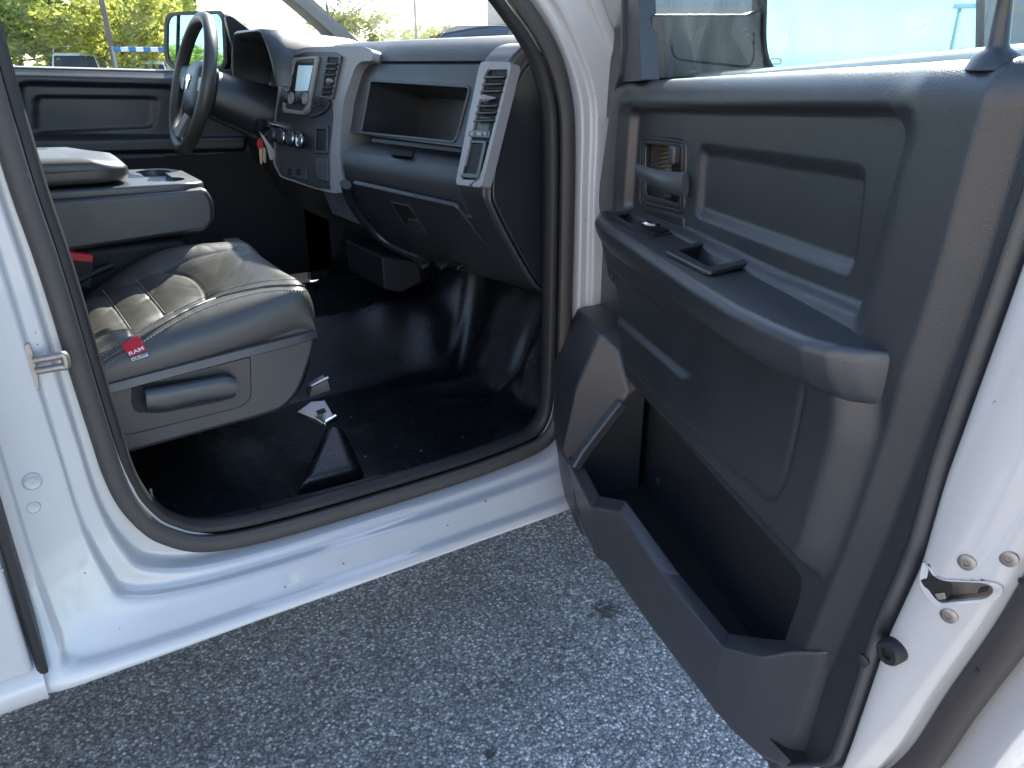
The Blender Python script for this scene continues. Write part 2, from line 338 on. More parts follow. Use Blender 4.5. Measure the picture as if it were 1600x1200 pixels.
PF = [(-.10, -.03), (0, 0), (.09, .015), (.155, .04), (.185, .10), (.205, .25), (.235, .31), (.30, .335), (.345, .36), (.37, .42), (.385, .52), (.42, .57), (.52, .62), (.66, .70), (.76, .76), (.80, .80), (.82, .88), (.85, .95), (.92, .985), (.98, 1.0), (1.02, .985), (1.035, .93), (1.035, .6), (1.02, .0)]
PFx = catmull([(a, b, 0) for a, b in PF], 3)
G = [[np.array([i[0]+(o[0]-i[0])*f[0], -.85-a[0]*f[1], i[2]+(o[2]-i[2])*f[0]]) for f in PFx] for i, o, a in zip(inner, outer, amp)]
body = grid('body_side', G, 'paint', truck, angle=180)
# the sill running on below the rear door
sp = [(-.975, .545), (-.98, .527), (-.978, .512), (-.965, .503), (-.90, .503), (-.86, .56), (-.90, .60), (-.945, .575), (-.96, .56)]
rs = grid('rear_sill', [[(x, y, z) for y, z in sp] for x in (-1.5, -1.0, -.5, -.097)], 'paint', body, closed_v=True, cap=True, angle=50)
# door seal on the opening flange
sl3 = catmull([np.array(p)+(0, -.004, 0) for p in seal3], 6)
seal = sweep('door_seal', sl3, [(-.013, -.006), (-.015, .006), (-.009, .013), (.004, .015), (.012, .010), (.014, -.002), (.010, -.012), (0, -.014)], (0, -1, 0), 'seal', truck, angle=50)
ctr = np.array([.46, 0, 1.0])
def inset(P, d, y):
    out = []
    for i, p in enumerate(P):
        t = unit(P[min(i+1, len(P)-1)]-P[max(i-1, 0)]); nrm = np.array([-t[2], 0, t[0]])
        if nrm @ (ctr-p) < 0: nrm = -nrm
        q = p+nrm*d; q = np.array([q[0], y, q[2]]); out.append(q)
    return out
sweep('seal_lip', inset(sl3, .021, -.838), [(-.010, -.012), (-.010, .004), (-.004, .010), (.004, .010), (.008, .004), (.008, -.012)], (0, -1, 0), 'rubber', seal, angle=50)
# interior trim wrapped behind the seal
grid('opening_trim', [[*(inset([p0, p1, p2], .020, -.838)[1:2]), *(inset([p0, p1, p2], .024, -.815)[1:2]), *(inset([p0, p1, p2], .018, -.80)[1:2])] for p0, p1, p2 in zip(sl3[:-2], sl3[1:-1], sl3[2:])], 'dark', seal)
# striker loop on the centre pillar
def sY(x, y, v=-.875): return onY(x, y, v)
st = plate('striker', rpoly([sY(36, 540), sY(46, 536), sY(57, 566), sY(62, 610), sY(52, 612), sY(44, 580)], .006), (0, -1, 0), .004, 'steel', body, bevel=.001)
a, b = sY(53, 563, -.880), sY(57, 580, -.880); o1 = np.array([.036, -.012, .004])
tube('striker_loop', catmull([a, a+o1*.8, a+o1, b+o1, b+o1*.8, b], 5), .0055, 'steel', st, ref=(0, 1, .1))
# pressed plug and slot low on the pillar
pg = sY(50, 752, -.882)
lathe('body_plug', pg, (0.1, -1, 0), [(.013, -.004), (.013, .002), (.010, .004), (.004, .002), (.001, .003)], 'paint', body, n=20)
lathe('body_plug', sY(52, 792, -.884), (0.1, -1, .1), [(.010, -.004), (.010, .001), (.008, .003), (.001, .002)], 'paint', body, n=20)
# rear door, closed
RD = [(-.106, .555), (-.106, 1.0), (-.112, 1.36), (-1.15, 1.40), (-1.15, .80), (-1.05, .555)]
rd = plate('rear_door', rpoly([np.array([x, -.972 if z < 1.2 else -.955, z]) for x, z in RD], .012), (0, -1, 0), .075, 'paint', truck, bevel=.008, seg=4)
sweep('weatherstrip', [np.array([-.096-.008*(z > 1.2), -.945, z]) for z in (.548, .56, .7, .72, .86, 1.05, 1.25, 1.45)], [(-.007, -.02), (-.007, .02), (-.003, .025), (.006, .023), (.007, -.02)], (0, -1, 0), 'rubber', rd)
sweep('crease', [(-.105, -.9735, .735), (-.6, -.9735, .745), (-1.14, -.9735, .76)], circ(.0012, n=6), (0, 0, 1), 'paint', rd)
plate('rear_window', [np.array(p) for p in ((-.17, -.93, 1.38), (-.25, -.74, 1.84), (-1.0, -.74, 1.84), (-1.1, -.93, 1.40))], (0, -1, .3), .004, 'glass', rd, bevel=0)
# roof, bonnet, wings, rear wall, screens: what lies round the cab
rf = grid('cab_roof', [[(x, y, z+.03*(1-(y/.75)**2)+dz) for y in np.linspace(-.74, .74, 9)] for x, z, dz in ((-1.15, 1.86, 0), (-.6, 1.90, 0), (0, 1.90, 0), (.42, 1.85, 0), (.47, 1.80, 0))], 'paint', truck)
grid('headliner', [[(x, y, z) for y in np.linspace(-.73, .73, 5)] for x, z in ((-1.15, 1.82), (0, 1.85), (.42, 1.80), (.46, 1.78))], 'beige', rf)
bx = boxm('cargo_bed', (-2.9, -.97, .56), (-1.20, .97, 1.36), 'paint', truck, bevel=.03)
boxm('rear_bench', (-1.1, -.70, .95), (-.95, .70, 1.45), 'dark', truck, bevel=.04)
boxm('cab_back', (-1.17, -.93, .6), (-1.13, .93, 1.40), 'paint', truck, bevel=.01)
grid('hood', [[(x, y, z+.05*(1-(y/.9)**4)) for y in np.linspace(-.86, .86, 11)] for x, z in ((1.22, 1.28), (1.5, 1.27), (2.2, 1.21), (2.75, 1.14), (2.85, 1.0), (2.88, .7))], 'paint', truck)
for s in (-1, 1):
    plate('front_fender', rpoly([np.array([x, s*.99, z]) for x, z in ((1.06, .53), (1.06, 1.24), (1.3, 1.27), (2.75, 1.13), (2.85, .6), (2.55, .6), (2.45, .95), (2.15, 1.08), (1.85, .95), (1.72, .6), (1.6, .53))], .05), (0, s, 0), .14, 'paint', truck, bevel=.03)
for s in (-1, 1):
    P0, P1 = (np.array([.45, s*.68, 1.84]), np.array([1.22, s*.80, 1.36])) if s > 0 else (np.array([.36, -.69, 1.80]), np.array([1.03, -.77, 1.315]))
    o = sweep('windshield_pillar', catmull([P0, (P0+P1)/2+(0.02, 0, .03), P1], 6), [(-.035, -.02), (-.035, .02), (.0, .035), (.045, .025), (.045, -.02), (.0, -.03)], (0, 0, 1), 'beige', truck, angle=50)
    if s > 0: sweep('outer_skin', catmull([P0+(0, .045, .02), (P0+P1)/2+(0.02, .05, .05), P1+(0, .045, .02)], 6), [(-.03, -.02), (-.03, .02), (.03, .02), (.03, -.02)], (0, 0, 1), 'paint', o)
grid('windshield', [[P*(1-t)+Q*t+np.array([.06*(1-abs(2*v-1)**2), 0, .02]) for v, P, Q in ((v, np.array([.46, -.66+1.32*v, 1.83]), np.array([1.26, -.78+1.56*v, 1.37])) for v in np.linspace(0, 1, 9))] for t in np.linspace(0, 1, 5)], 'wind', truck)
boxm('underbody', (-2.8, -.80, .44), (2.6, .80, .50), 'dark', truck, bevel=.01)
rdl = plate('rear_door', rpoly([np.array([x, .972, z]) for x, z in RD], .012), (0, 1, 0), .075, 'paint', truck, bevel=.008)
plate('door_panel', rpoly([np.array([x, .90, z]) for x, z in ((-.09, .56), (-.09, 1.36), (-1.12, 1.38), (-1.1, .56))], .01), (0, 1, 0), .05, 'trim', rdl, bevel=.006)
plate('rear_window', [np.array(p) for p in ((-.17, .93, 1.38), (-.25, .74, 1.84), (-1.0, .74, 1.84), (-1.1, .93, 1.40))], (0, 1, .3), .004, 'glass', rdl, bevel=0)
boxm('center_pillar', (-.10, .80, .5), (-.02, .95, 1.36), 'dark', truck, bevel=.01)
# driver side: door with its moulded panel, glass and mirror
dd = plate('driver_door', rpoly([np.array([x, .955, z]) for x, z in ((-.08, .5), (-.08, 1.36), (.98, 1.33), (1.02, .9), (.95, .5))], .03), (0, 1, 0), .06, 'paint', truck, bevel=.01)
def ddp(x, y, v=.83): return onY(x, y, v)
zz = np.concatenate([np.linspace(.62, 1.05, 40), np.linspace(1.055, 1.345, 70)]); xx = np.linspace(-.1, 1.02, 130)
U, V = np.meshgrid(xx, zz)
top = np.interp(xx, [-.1, .07, .52, .75, 1.02], [1.352, 1.346, 1.332, 1.338, 1.338])
V = .62+(V-.62)/(1.345-.62)*(top[None, :]-.62)
yy = np.full(U.shape, .80)
rec = [(p[0], p[2]) for p in rpoly([ddp(27, 128, .8), ddp(275, 134, .8), ddp(282, 214, .8), ddp(40, 214, .8)], .03)]
ins = [(p[0], p[2]) for p in rpoly([ddp(55, 150, .82), ddp(246, 152, .82), ddp(240, 200, .82), ddp(55, 208, .82)], .02)]
yy += .022*sstep(.004, -.010, sdpoly(U, V, rec)); yy += .012*sstep(.003, -.006, sdpoly(U, V, ins))
arm = [(p[0], p[2]) for p in (ddp(28, 217, .8), ddp(380, 213, .8), ddp(380, 233, .8), ddp(40, 240, .8))]
yy -= .045*sstep(.006, -.006, sdpoly(U, V, arm))
yy += .03*sstep(top[None, :]-.02, top[None, :], V)
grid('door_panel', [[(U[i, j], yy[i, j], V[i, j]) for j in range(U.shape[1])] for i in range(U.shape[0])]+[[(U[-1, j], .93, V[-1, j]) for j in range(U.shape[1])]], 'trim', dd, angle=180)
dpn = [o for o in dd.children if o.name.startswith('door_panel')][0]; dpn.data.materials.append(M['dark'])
for f in dpn.data.polygons: f.material_index = 1 if f.center.z < 1.075 else 0  # lower faces blackened to stand in for the deep shade below the armrest
sweep('belt_strip', [(x, .872, np.interp(x, xx, top)+.002) for x in (-.1, .2, .5, .8, 1.0)], [(-.012, -.006), (-.012, .002), (.006, .004), (.008, -.006)], (0, 0, 1), 'trim_light', dd)
plate('window_glass', [np.array(p) for p in ((-.08, .90, 1.30), (.92, .90, 1.30), (.93, .90, 1.40), (.45, .72, 1.82), (-.08, .72, 1.84))], (0, 1, .35), .004, 'wind', dd, bevel=0)
# black sail piece at the front corner of the driver's window
plate('mirror_sail', rpoly([ddp(398, 118, .84), ddp(374, 118, .84), ddp(352, 25, .80), ddp(362, 24, .80), ddp(402, 55, .82)], .008), (0, -1, 0), .03, 'trim_fine', dd, bevel=.004)
# exterior mirror on the driver side
mn = unit((-.93, -.33, .045)); mc = on(298, 62, (.66, 1.08, 1.43), mn)
def mp(x, y): return on(x, y, mc, mn)
hs = resample(rpoly([mp(259, 27), mp(268, 20), mp(352, 17), mp(356, 108), mp(270, 108), mp(258, 92)], .03), 40)
hc = sum(hs)/40
mh = grid('mirror_housing', [[p for p in hs], [p-mn*.03 for p in hs], [hc+(p-hc)*.95-mn*.08 for p in hs], [hc+(p-hc)*.7-mn*.13 for p in hs], [hc+(p-hc)*.2-mn*.15 for p in hs]], 'paint', dd, closed_v=True)
ringplate('bezel', [hc+(p-hc)*1.02+mn*.004 for p in hs], [hc+(p-hc)*.9+mn*.004 for p in hs], mn, .02, 'dark', mh)
gp = [hc+(p-hc)*.92 for p in hs]
plate('mirror_glass', gp, mn, .004, 'mirror', mh, bevel=0)
sweep('divider', [mp(279, 23)+mn*.003, mp(277, 105)+mn*.003], circ(.004, n=6), mn, 'dark', mh)
tube('mirror_arm', [hc-mn*.06, np.array([.82, .93, 1.36])], .03, 'paint', mh)

for x in (-2.05, 2.15):
    for s in (-1, 1):
        wl = lathe('wheel', (x, s*.74, .40), (0, s, 0), [(.22, -.02), (.37, -.02), (.40, .03), (.40, .19), (.37, .235), (.24, .22), (.22, .20)], 'rubber', truck, n=40)
        lathe('rim', (x, s*.74, .40), (0, s, 0), [(.235, .10), (.235, .20), (.225, .215), (.205, .19), (.15, .17), (.09, .20), (.05, .21), (.001, .21)], 'steel', wl, n=32)
# ---- the open passenger door
door = empty('passenger_door', (0, 0, 0), truck)
def P2(pts, wv): return [duv(x, y, wv) for x, y in pts]
vR = np.array([.50, .56, .62, .668, .75, .855, .958, 1.10, 1.225, 1.34, 1.40]); uR = np.array([.80, .84, .88, .908, .930, .950, .957, .970, .984, 1.0, 1.005])
def uF(v): return np.interp(v, [.50, .56, .62, .80, 1.06, 1.33], [.05, .0, -.03, -.05, -.05, .035])
def vT(u): return 1.329+.040*np.clip(u, -.1, 1.1)
rows = np.concatenate([np.linspace(.515, 1.30, 300)]); ts = np.linspace(0, 1, 330)
A_ = np.linspace(0, math.pi/2, 10)[1:]
recA = rpoly(P2([(985, 169), (1392, 167), (1418, 205), (1340, 494), (1200, 436), (1062, 366), (974, 330)], 0), [.02, .05, .05, .005, .0, .0, .02])
recB = rpoly(P2([(1093, 226), (1353, 262), (1333, 432), (1086, 338)], -.016), .018)
panC = rpoly(P2([(935, 350), (960, 470), (983, 605), (1090, 722), (1180, 820), (1262, 908), (1280, 880), (1318, 770), (1346, 680), (1352, 590), (1260, 530), (1100, 430)], .018), [.0, .0, .01, .0, .0, .012, .02, .05, .05, 0, 0, 0])
chan = rpoly(P2([(962, 418), (1100, 515), (1118, 540), (1092, 592), (1080, 590), (962, 490)], .015), .012)
cav = rpoly(P2([(946, 620), (985, 600), (1250, 903), (1243, 940), (1224, 992), (1215, 1060), (1100, 1100), (960, 860), (930, 780)], 0.0), [.005, .005, .01, .01, .012, .01, 0, 0, 0])
line1 = P2([(951, 529), (1052, 630), (1140, 714), (1196, 765), (1212, 775), (1226, 774), (1241, 750), (1256, 690), (1273, 604)], .018)
bez = rpoly(P2([(1004, 214), (1070, 222), (1066, 332), (1002, 316)], -.018), .012)
r1 = P2([(1568, 60), (1535, 175), (1476, 400), (1445, 500), (1340, 815), (1262, 1012), (1190, 1170)], .0); r1v = np.array([p[1] for p in r1])[::-1]; r1u = np.array([p[0] for p in r1])[::-1]
e2 = P2([(1600, 330), (1587, 372), (1547, 525), (1455, 790), (1410, 900), (1322, 1165)], .006); e2v = np.array([p[1] for p in e2])[::-1]; e2u = np.array([p[0] for p in e2])[::-1]
V = np.repeat(rows[:, None], len(ts), 1)
uR_ = np.interp(rows, vR, uR); uF_ = uF(rows)
bd = [duv(x, y, -.016) for x, y in ((1640, 265), (1600, 378), (1555, 507), (1468, 750), (1431, 881), (1379, 994), (1322, 1162), (1305, 1205))][::-1]
uR_ = np.interp(rows, [p[1] for p in bd], [p[0] for p in bd])-.9*np.clip(bd[0][1]-rows, 0, 1)
uR_ = np.convolve(np.pad(uR_, 6, 'edge'), np.ones(13)/13, 'valid')
U = uF_[:, None]+(uR_-uF_)[:, None]*ts[None, :]
V = .515+(V-.515)*(vT(U)-.035-.515)/(1.30-.515)
W = np.zeros(U.shape)
W += .016*sstep(1.02, 1.31, V)*0+.012*sstep(-.004, .03, sdpoly(U, V, recA))*sstep(1.04, 1.12, V)*(1-sstep(.80,.93,U))
dA = sdpoly(U, V, recA); W -= .016*sstep(.002, -.008, dA)
W -= .010*sstep(.003, -.014, sdpoly(U, V, recB))
dC = sdpoly(U, V, panC); W += .030*sstep(.005, -.030, dC)
W -= .008*sstep(.003, -.010, sdpoly(U, V, chan))
W -= .0025*np.exp(-(sdline(U, V, line1)/.0028)**2)
dcav = sdpoly(U, V, cav); W -= .045*sstep(.004, -.008, dcav)*sstep(-.008, .004, dC)
W -= .055*sstep(.002, -.004, sdpoly(U, V, bez))
# the rolled rear edge: a soft ridge, a channel, then the edge roll
ru = np.interp(V, r1v, r1u); du = U-ru
W -= .020*np.clip((du+.002)/.024, 0, 1)
eu = np.interp(V, e2v, e2u); W += .010*sstep(-.018, -.008, U-uR_[:, None])
W -= .030*sstep(uR_[:, None]-.006, uR_[:, None]+.002, U)**2
W -= .05*sstep(uF_[:, None]+.012, uF_[:, None], U)
W -= (.03-.024*sstep(.55, .72, U))*sstep(.545, .515, V)
Gd = [[dw(U[i, j], V[i, j], W[i, j]) for j in range(len(ts))] for i in range(len(rows))]
for a in A_: Gd.append([dw(U[-1, j], V[-1, j]+.035*math.sin(a), W[-1, j]-.030*(1-math.cos(a))) for j in range(len(ts))])
Gd.append([dw(U[-1, j], V[-1, j]+.033, W[-1, j]-.075) for j in range(len(ts))])
trim = grid('trim_panel', Gd, 'trim', door, angle=180)
tb = bvh(trim)
# arm rest
au = np.array([-.01, .0, .03, .10, .20, .36, .60, .72, .78, .825, .848, .862, .872, .878]); aw = np.array([-.015, .0, .028, .052, .070, .081, .088, .086, .077, .066, .052, .030, .002, -.022])
azt = np.array([1.095, 1.098, 1.102, 1.106, 1.113, 1.121, 1.123, 1.124, 1.124, 1.124, 1.124, 1.123, 1.121, 1.118])
def arm_sec(u):
    wf = float(np.interp(u, au, aw)); z = float(np.interp(u, au, azt)); r = min(.013, max(.003, wf*.4+.010)); zb = z-.060; wb = max(-.024, wf-.034)
    S = [(-.03, z)]+[(wf-r+r*math.sin(a), z-r+r*math.cos(a)) for a in np.linspace(0, math.pi/2, 8)]+[(wf-.004, z-.028), (wf-.013, z-.044), (wf-.022, z-.054), (wb, zb), (max(-.03, wb-.02), zb-.001), (-.034, zb-.001)]
    return [dw(u, b, max(a, -.034)) for a, b in S]
us = np.concatenate([np.linspace(-.008, .1, 12), np.linspace(.12, .78, 30), np.linspace(.79, .878, 30)])
arm = grid('armrest', [arm_sec(u) for u in us], 'trim', door, closed_v=True, cap=True, angle=50)
ztop = 1.116
def onA(x, y, z=1.116): return onZ(x, y, z)
cupo = [onA(1037, 395, 1.124), onA(1103, 379, 1.124), onA(1186, 411, 1.127), onA(1107, 431, 1.125)]
cupi = [onA(1060, 395, 1.124), onA(1101, 385, 1.124), onA(1160, 410, 1.127), onA(1107, 421, 1.125)]
swo = [onA(948, 339, 1.11), onA(985, 332, 1.112), onA(1069, 359, 1.118), onA(1066, 366, 1.118), onA(1012, 376, 1.117)]
swi = [onA(963, 341, 1.11), onA(990, 336, 1.112), onA(1022, 346, 1.115), onA(985, 354, 1.115)]
dn = np.array([0, 0, 1.])
cc = plate('cutter', [p+(0, 0, .03) for p in rpoly(cupi, .006)], dn, .085, 'dark', None, bevel=0)
c2 = plate('cutter', [p+(0, 0, .03) for p in rpoly(swi, .006)], dn, .06, 'dark', None, bevel=0)
cut(arm, [cc, c2])
pc = ringplate('pull_cup', [p+(0, 0, .004) for p in rpoly(cupo, .012)], [p+(0, 0, .004) for p in rpoly(cupi, .006)], dn, .006, 'trim_fine', arm, bevel=.0018)
cw = rpoly(cupi, .006)
grid('cup_liner', [[p*.98+.02*sum(cw)/len(cw)+(0, 0, .002) for p in cw], [p-(0, 0, .05) for p in cw], [sum(cw)/len(cw)+(p-sum(cw)/len(cw))*.1-(0, 0, .051) for p in cw]], 'dark', arm, closed_v=True, angle=30)
sb = ringplate('switch_bezel', [p+(0, 0, .005) for p in rpoly(swo, .010)], [p+(0, 0, .005) for p in rpoly(swi, .006)], dn, .007, 'trim_fine', arm, bevel=.0015)
sw = rpoly(swi, .006); sc_ = sum(sw)/len(sw)
grid('bezel_liner', [[p*.98+.02*sc_+(0, 0, .003) for p in sw], [p-(0, 0, .028) for p in sw], [sc_+(p-sc_)*.1-(0, 0, .029) for p in sw]], 'dark', arm, closed_v=True, angle=30)
plate('switch_plate', rpoly([onA(1000, 351, 1.121), onA(1025, 345, 1.121), onA(1053, 357, 1.124), onA(1022, 366, 1.124)], .003), dn, .003, 'dark', arm, bevel=.001)
s0 = onA(1019, 354, 1.128); ax = unit(onA(1040, 358, 1.128)-onA(1005, 350, 1.128)); bx2 = np.cross(dn, ax)
grid('window_switch', [[s0+ax*.017*a+bx2*.009*b+dn*(.006*(1-b*b*.6)*(1-abs(a)**6)+.004*a*a) for a in np.linspace(-1, 1, 11)] for b in np.linspace(-1, 1, 7)], 'chrome', arm)
# handle in its bezel
wz = -.018+.002
def hb(x, y, wv=-.014): return on(x, y, N0+DN*wv, DN)
hbz = ringplate('handle_bezel', rpoly([hb(1001, 211), hb(1072, 220), hb(1068, 336), hb(1000, 319)], .012), rpoly([hb(1005, 217), hb(1067, 225), hb(1063, 328), hb(1005, 312)], .010), DN, .008, 'trim_fine', trim, bevel=.002)
ringplate('bezel_face', rpoly([hb(1005, 217), hb(1067, 225), hb(1063, 328), hb(1005, 312)], .010), rpoly([hb(1008, 224), hb(1063, 232), hb(1060, 318), hb(1008, 303)], .012), DN, .010, 'trim_fine', trim, bevel=.002)
plate('bezel_foot', rpoly([hb(1003, 322), hb(1068, 340), hb(1067, 358), hb(1002, 335)], .003), DN, .008, 'trim_fine', trim, bevel=.002)
h0 = [hb(992, 255, .020), hb(1025, 266, .016), hb(1067, 270, -.002)]; h1 = [hb(994, 278, .020), hb(1028, 297, .016), hb(1067, 309, -.002)]
hp, hq = catmull(h0, 8), catmull(h1, 8)
Gh = []
for p, q in zip(hp, hq):
    m_ = (p+q)/2; d = (p-q)/2; Gh.append([m_+d*math.cos(t)+DN*(.006*math.sin(t)-.004) for t in np.linspace(0, 2*math.pi, 14)[:-1]])
hd = grid('door_handle', Gh, 'trim_light', door, closed_v=True, cap=True, angle=50)
lk = hb(1055, 242, -.012); obox('lock_button', lk, (DT, DN, (0, 0, 1)), (.010, .008, .014), 'trim_light', hd, bevel=.004)
# map pocket: forward block, tall front wall and the low outer wall tapering to the rear
def pv(u, v, wv): return dw(u, v, wv)
stn = [  # outer lip (u, v, w), inner lip (u, v, w), bottom (u, v, w)
    ((.185, .668, .113), (.185, .672, .090), (.165, .546, .086)), ((.24, .667, .116), (.237, .672, .092), (.205, .544, .091)), ((.363, .667, .118), (.342, .675, .095), (.31, .541, .094)),
    ((.459, .714, .100), (.433, .718, .081), (.42, .539, .082)), ((.575, .686, .081), (.600, .692, .054), (.55, .538, .066)), ((.742, .684, .057), (.714, .682, .034), (.70, .541, .046)),
    ((.79, .708, .034), (.752, .703, .010), (.745, .534, .032)), ((.815, .735, .012), (.785, .725, -.004), (.785, .532, .014)), ((.838, .752, -.006), (.815, .745, -.018), (.812, .540, -.002)), ((.850, .765, -.030), (.84, .76, -.034), (.830, .556, -.026))]
Gp = []
for (ou, ov, ow), (iu, iv, iw), (bu, bv, bw) in stn:
    q = lambda t: (ou+(bu-ou)*t, ov+(bv-ov)*t, ow+(bw-ow)*t)
    m1, m2 = q(.14), q(.72)
    Gp.append([dw(iu, iv-.13, iw), dw(iu, iv, iw), dw(ou, ov, ow), dw(*m1[:2], m1[2]-.001), dw(*m2), dw(bu, bv+.015, bw), dw(bu, bv, bw-.014), dw(bu, bv-.003, -.035)])
pk = grid('map_pocket', Gp, 'trim_light', door, angle=14, bevel=.0042, seg=3)
pk.modifiers['bevel'].angle_limit = R(9)
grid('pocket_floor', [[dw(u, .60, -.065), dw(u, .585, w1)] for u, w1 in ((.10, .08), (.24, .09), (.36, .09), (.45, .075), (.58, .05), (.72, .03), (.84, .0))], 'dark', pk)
# front end wall of the tray, its slanting rim, and the forward block beside it
fb = [  # section in (w, v) of the forward block at u: a closed outline, facetted
    (-.05, [(-.03, .50), (.035, .47), (.068, .56), (.078, .66), (.078, .78), (.036, .885), (-.03, .90)]),
    (-.015, [(-.03, .49), (.045, .455), (.080, .555), (.092, .66), (.090, .79), (.046, .90), (-.03, .915)]),
    (.06, [(-.03, .49), (.060, .465), (.092, .555), (.104, .66), (.098, .80), (.050, .905), (-.03, .92)]),
    (.135, [(-.03, .50), (.078, .485), (.102, .555), (.110, .655), (.088, .79), (.044, .895), (-.03, .91)]),
    (.165, [(-.03, .50), (.078, .490), (.100, .555), (.108, .650), (.052, .775), (.018, .87), (-.03, .885)]),
    (.20, [(-.03, .50), (.080, .495), (.098, .555), (.104, .640), (.038, .74), (.006, .80), (-.03, .82)]),
]
Gf = [[dw(u, v, wv) for wv, v in S] for u, S in fb]
blk = grid('speaker_block', Gf, 'trim', door, closed_v=True, cap=True, angle=20, bevel=.004, seg=3)
rim = [dw(.208, .785, .022), dw(.212, .765, .040), dw(.222, .70, .094), dw(.228, .672, .113)]
sweep('pocket_rim', rim, [(-.012, -.010), (-.012, .003), (-.009, .006), (.009, .006), (.012, .003), (.012, -.010)], unit(DN*.62+np.array([0, 0, .78])), 'trim_light', pk, angle=40)
for (x, y, s) in ((1048, 852, .005), (1030, 752, .004)):
    h = onmesh(x, y, tb, .003)
    if h is not None: obox('pocket_clip', h, (DT, DN, (0, 0, 1)), (s, s*.7, s*1.6), 'trim_light', pk, bevel=.001)
# white pressed shell: rear end face with its return to the outer skin
vS = np.array([.40, .47, .53, .64, .73, .82, .925, 1.10, 1.30, 1.42]); uS = np.array([.60, .72, .80, .890, .935, .968, .997, 1.020, 1.040, 1.05])
vg = np.linspace(.40, 1.45, 400); Bg = np.maximum(np.interp(vg, vS, uS), np.interp(vg, rows, uR_)+.04); Bg = np.convolve(np.pad(Bg, 40, 'edge'), np.ones(81)/81, 'valid')
Vv = np.linspace(.585, 1.40, 240); Gs = []
for v in Vv:
    a = float(np.interp(v, rows, uR_)) if v > .515 else float(uR_[0]-.9*(.515-v)); b = float(np.interp(v, vg, Bg))
    S = [(a-.03, -.045), (a-.004, -.030), (a+.004, -.020), (a+.35*(b-a)+.003, -.026), (a+.75*(b-a), -.046), (b-.008, -.062), (b-.002, -.072), (b+.002, -.080), (b+.010, -.086), (b+.035, -.087), (b+.050, -.089), (b+.055, -.094), (b+.055, -.118), (b+.04, -.124), (b-.1, -.125)]
    Sx = catmull([(p, q, 0) for p, q in S], 5)
    Gs.append([dw(p[0], v, p[1]) for p in Sx])
shell = grid('door_shell', Gs, 'paint', door, angle=180)
out = [(-.09, .47), (-.10, 1.30), (.05, 1.34), (1.0, 1.385), (1.06, 1.36), (1.05, 1.0), (.98, .75), (.88, .62), (.70, .58), (.2, .53)]
plate('outer_skin', [dw(u, v, -.095) for u, v in rpoly(out, .03)], DN, .05, 'paint', shell, bevel=.012)
plate('inner_skin', [dw(u, v, -.078) for u, v in rpoly([(-.07, .50), (-.085, 1.30), (.05, 1.315), (.94, 1.35), (.93, .85), (.84, .66), (.70, .58), (.2, .54)], .03)], DN, .018, 'paint', shell, bevel=.004)
# weatherstrip on the end face with its fixing studs
wp = [dw(float(np.interp(v, vg, Bg))+.003, v, -.075) for v in np.linspace(.575, 1.38, 50)]
ws = sweep('weatherstrip', wp, [(-.010, -.010), (-.013, .004), (-.006, .014), (.006, .017), (.016, .010), (.018, -.008)], unit(DN*.75+DT*.66), 'seal', shell, angle=50)
wb = bvh(ws)
for x, y in ((1596, 908), (1527, 1047), (1418, 1141)):
    h = onmesh(x, y, wb, .0005)
    if h is not None: lathe('stud', h, unit(DN*.75+DT*.66), [(.0022, -.002), (.0022, .0008), (.0005, .001)], 'dark', ws, n=10)
hb_ = bvh(shell)
ep = [onmesh(x, y, hb_, .0005) for x, y in ((1500, 890), (1530, 930), (1480, 960))]
en = unit(np.cross(ep[1]-ep[0], ep[2]-ep[0])); en = en if en @ (CAM-ep[0]) > 0 else -en
def onS(x, y, off=.001):
    h = onmesh(x, y, hb_, off); q = on(x, y, ep[0]+en*off, en)
    return q if h is None or np.linalg.norm(h-q) > .03 else h
# latch slot, screws and rubber stop on the end face
lp = [onS(x, y, .0012) for x, y in ((1450, 877), (1464, 902), (1478, 906), (1540, 908), (1557, 913), (1558, 925), (1545, 936), (1490, 941), (1467, 944), (1455, 932), (1443, 911))]
lc = sum(lp)/len(lp); ln = unit(np.cross(lp[3]-lp[0], lp[7]-lp[0])); ln = ln if ln @ (CAM-lc) > 0 else -ln
lpr = rpoly(lp, .006)
bm = bmesh.new(); bm.from_mesh(shell.data); lx = unit(lpr[8]-lpr[0]); lx = unit(lx-ln*(lx@ln)); ly = np.cross(ln, lx)
P_ = np.array([[(p-lc)@lx, (p-lc)@ly] for p in lpr]); kill = []
for f in bm.faces:
    c = np.array(f.calc_center_median())-lc
    if abs(c@ln) < .03 and sdpoly(np.array([c@lx]), np.array([c@ly]), P_)[0] < .0004: kill.append(f)
bmesh.ops.delete(bm, geom=kill, context='FACES'); bm.to_mesh(shell.data); bm.free()
lat = ringplate('latch', [lc+(p-lc)*1.13+ln*.0012 for p in lpr], [lc+(p-lc)*.90+ln*.0008 for p in lpr], ln, .006, 'paint', shell, bevel=.0018)
mk('latch_recess', [p for p in lpr]+[lc+(p-lc)*.9-ln*.016 for p in lpr]+[lc-ln*.016], [(i, (i+1) % len(lpr), len(lpr)+(i+1) % len(lpr), len(lpr)+i) for i in range(len(lpr))]+[(len(lpr)+i, len(lpr)+(i+1) % len(lpr), 2*len(lpr)) for i in range(len(lpr))], 'steel', shell)
def onL(x, y, off=.0): return on(x, y, lc+ln*off, ln)
plate('latch_throat', rpoly([onL(1437, 906, .0016), onL(1460, 901, .0016), onL(1484, 910, .0016), onL(1487, 920, .0016), onL(1483, 934, .0016), onL(1468, 940, .0016), onL(1452, 930, .0016)], .002), ln, .002, 'dark', shell, bevel=.0004)
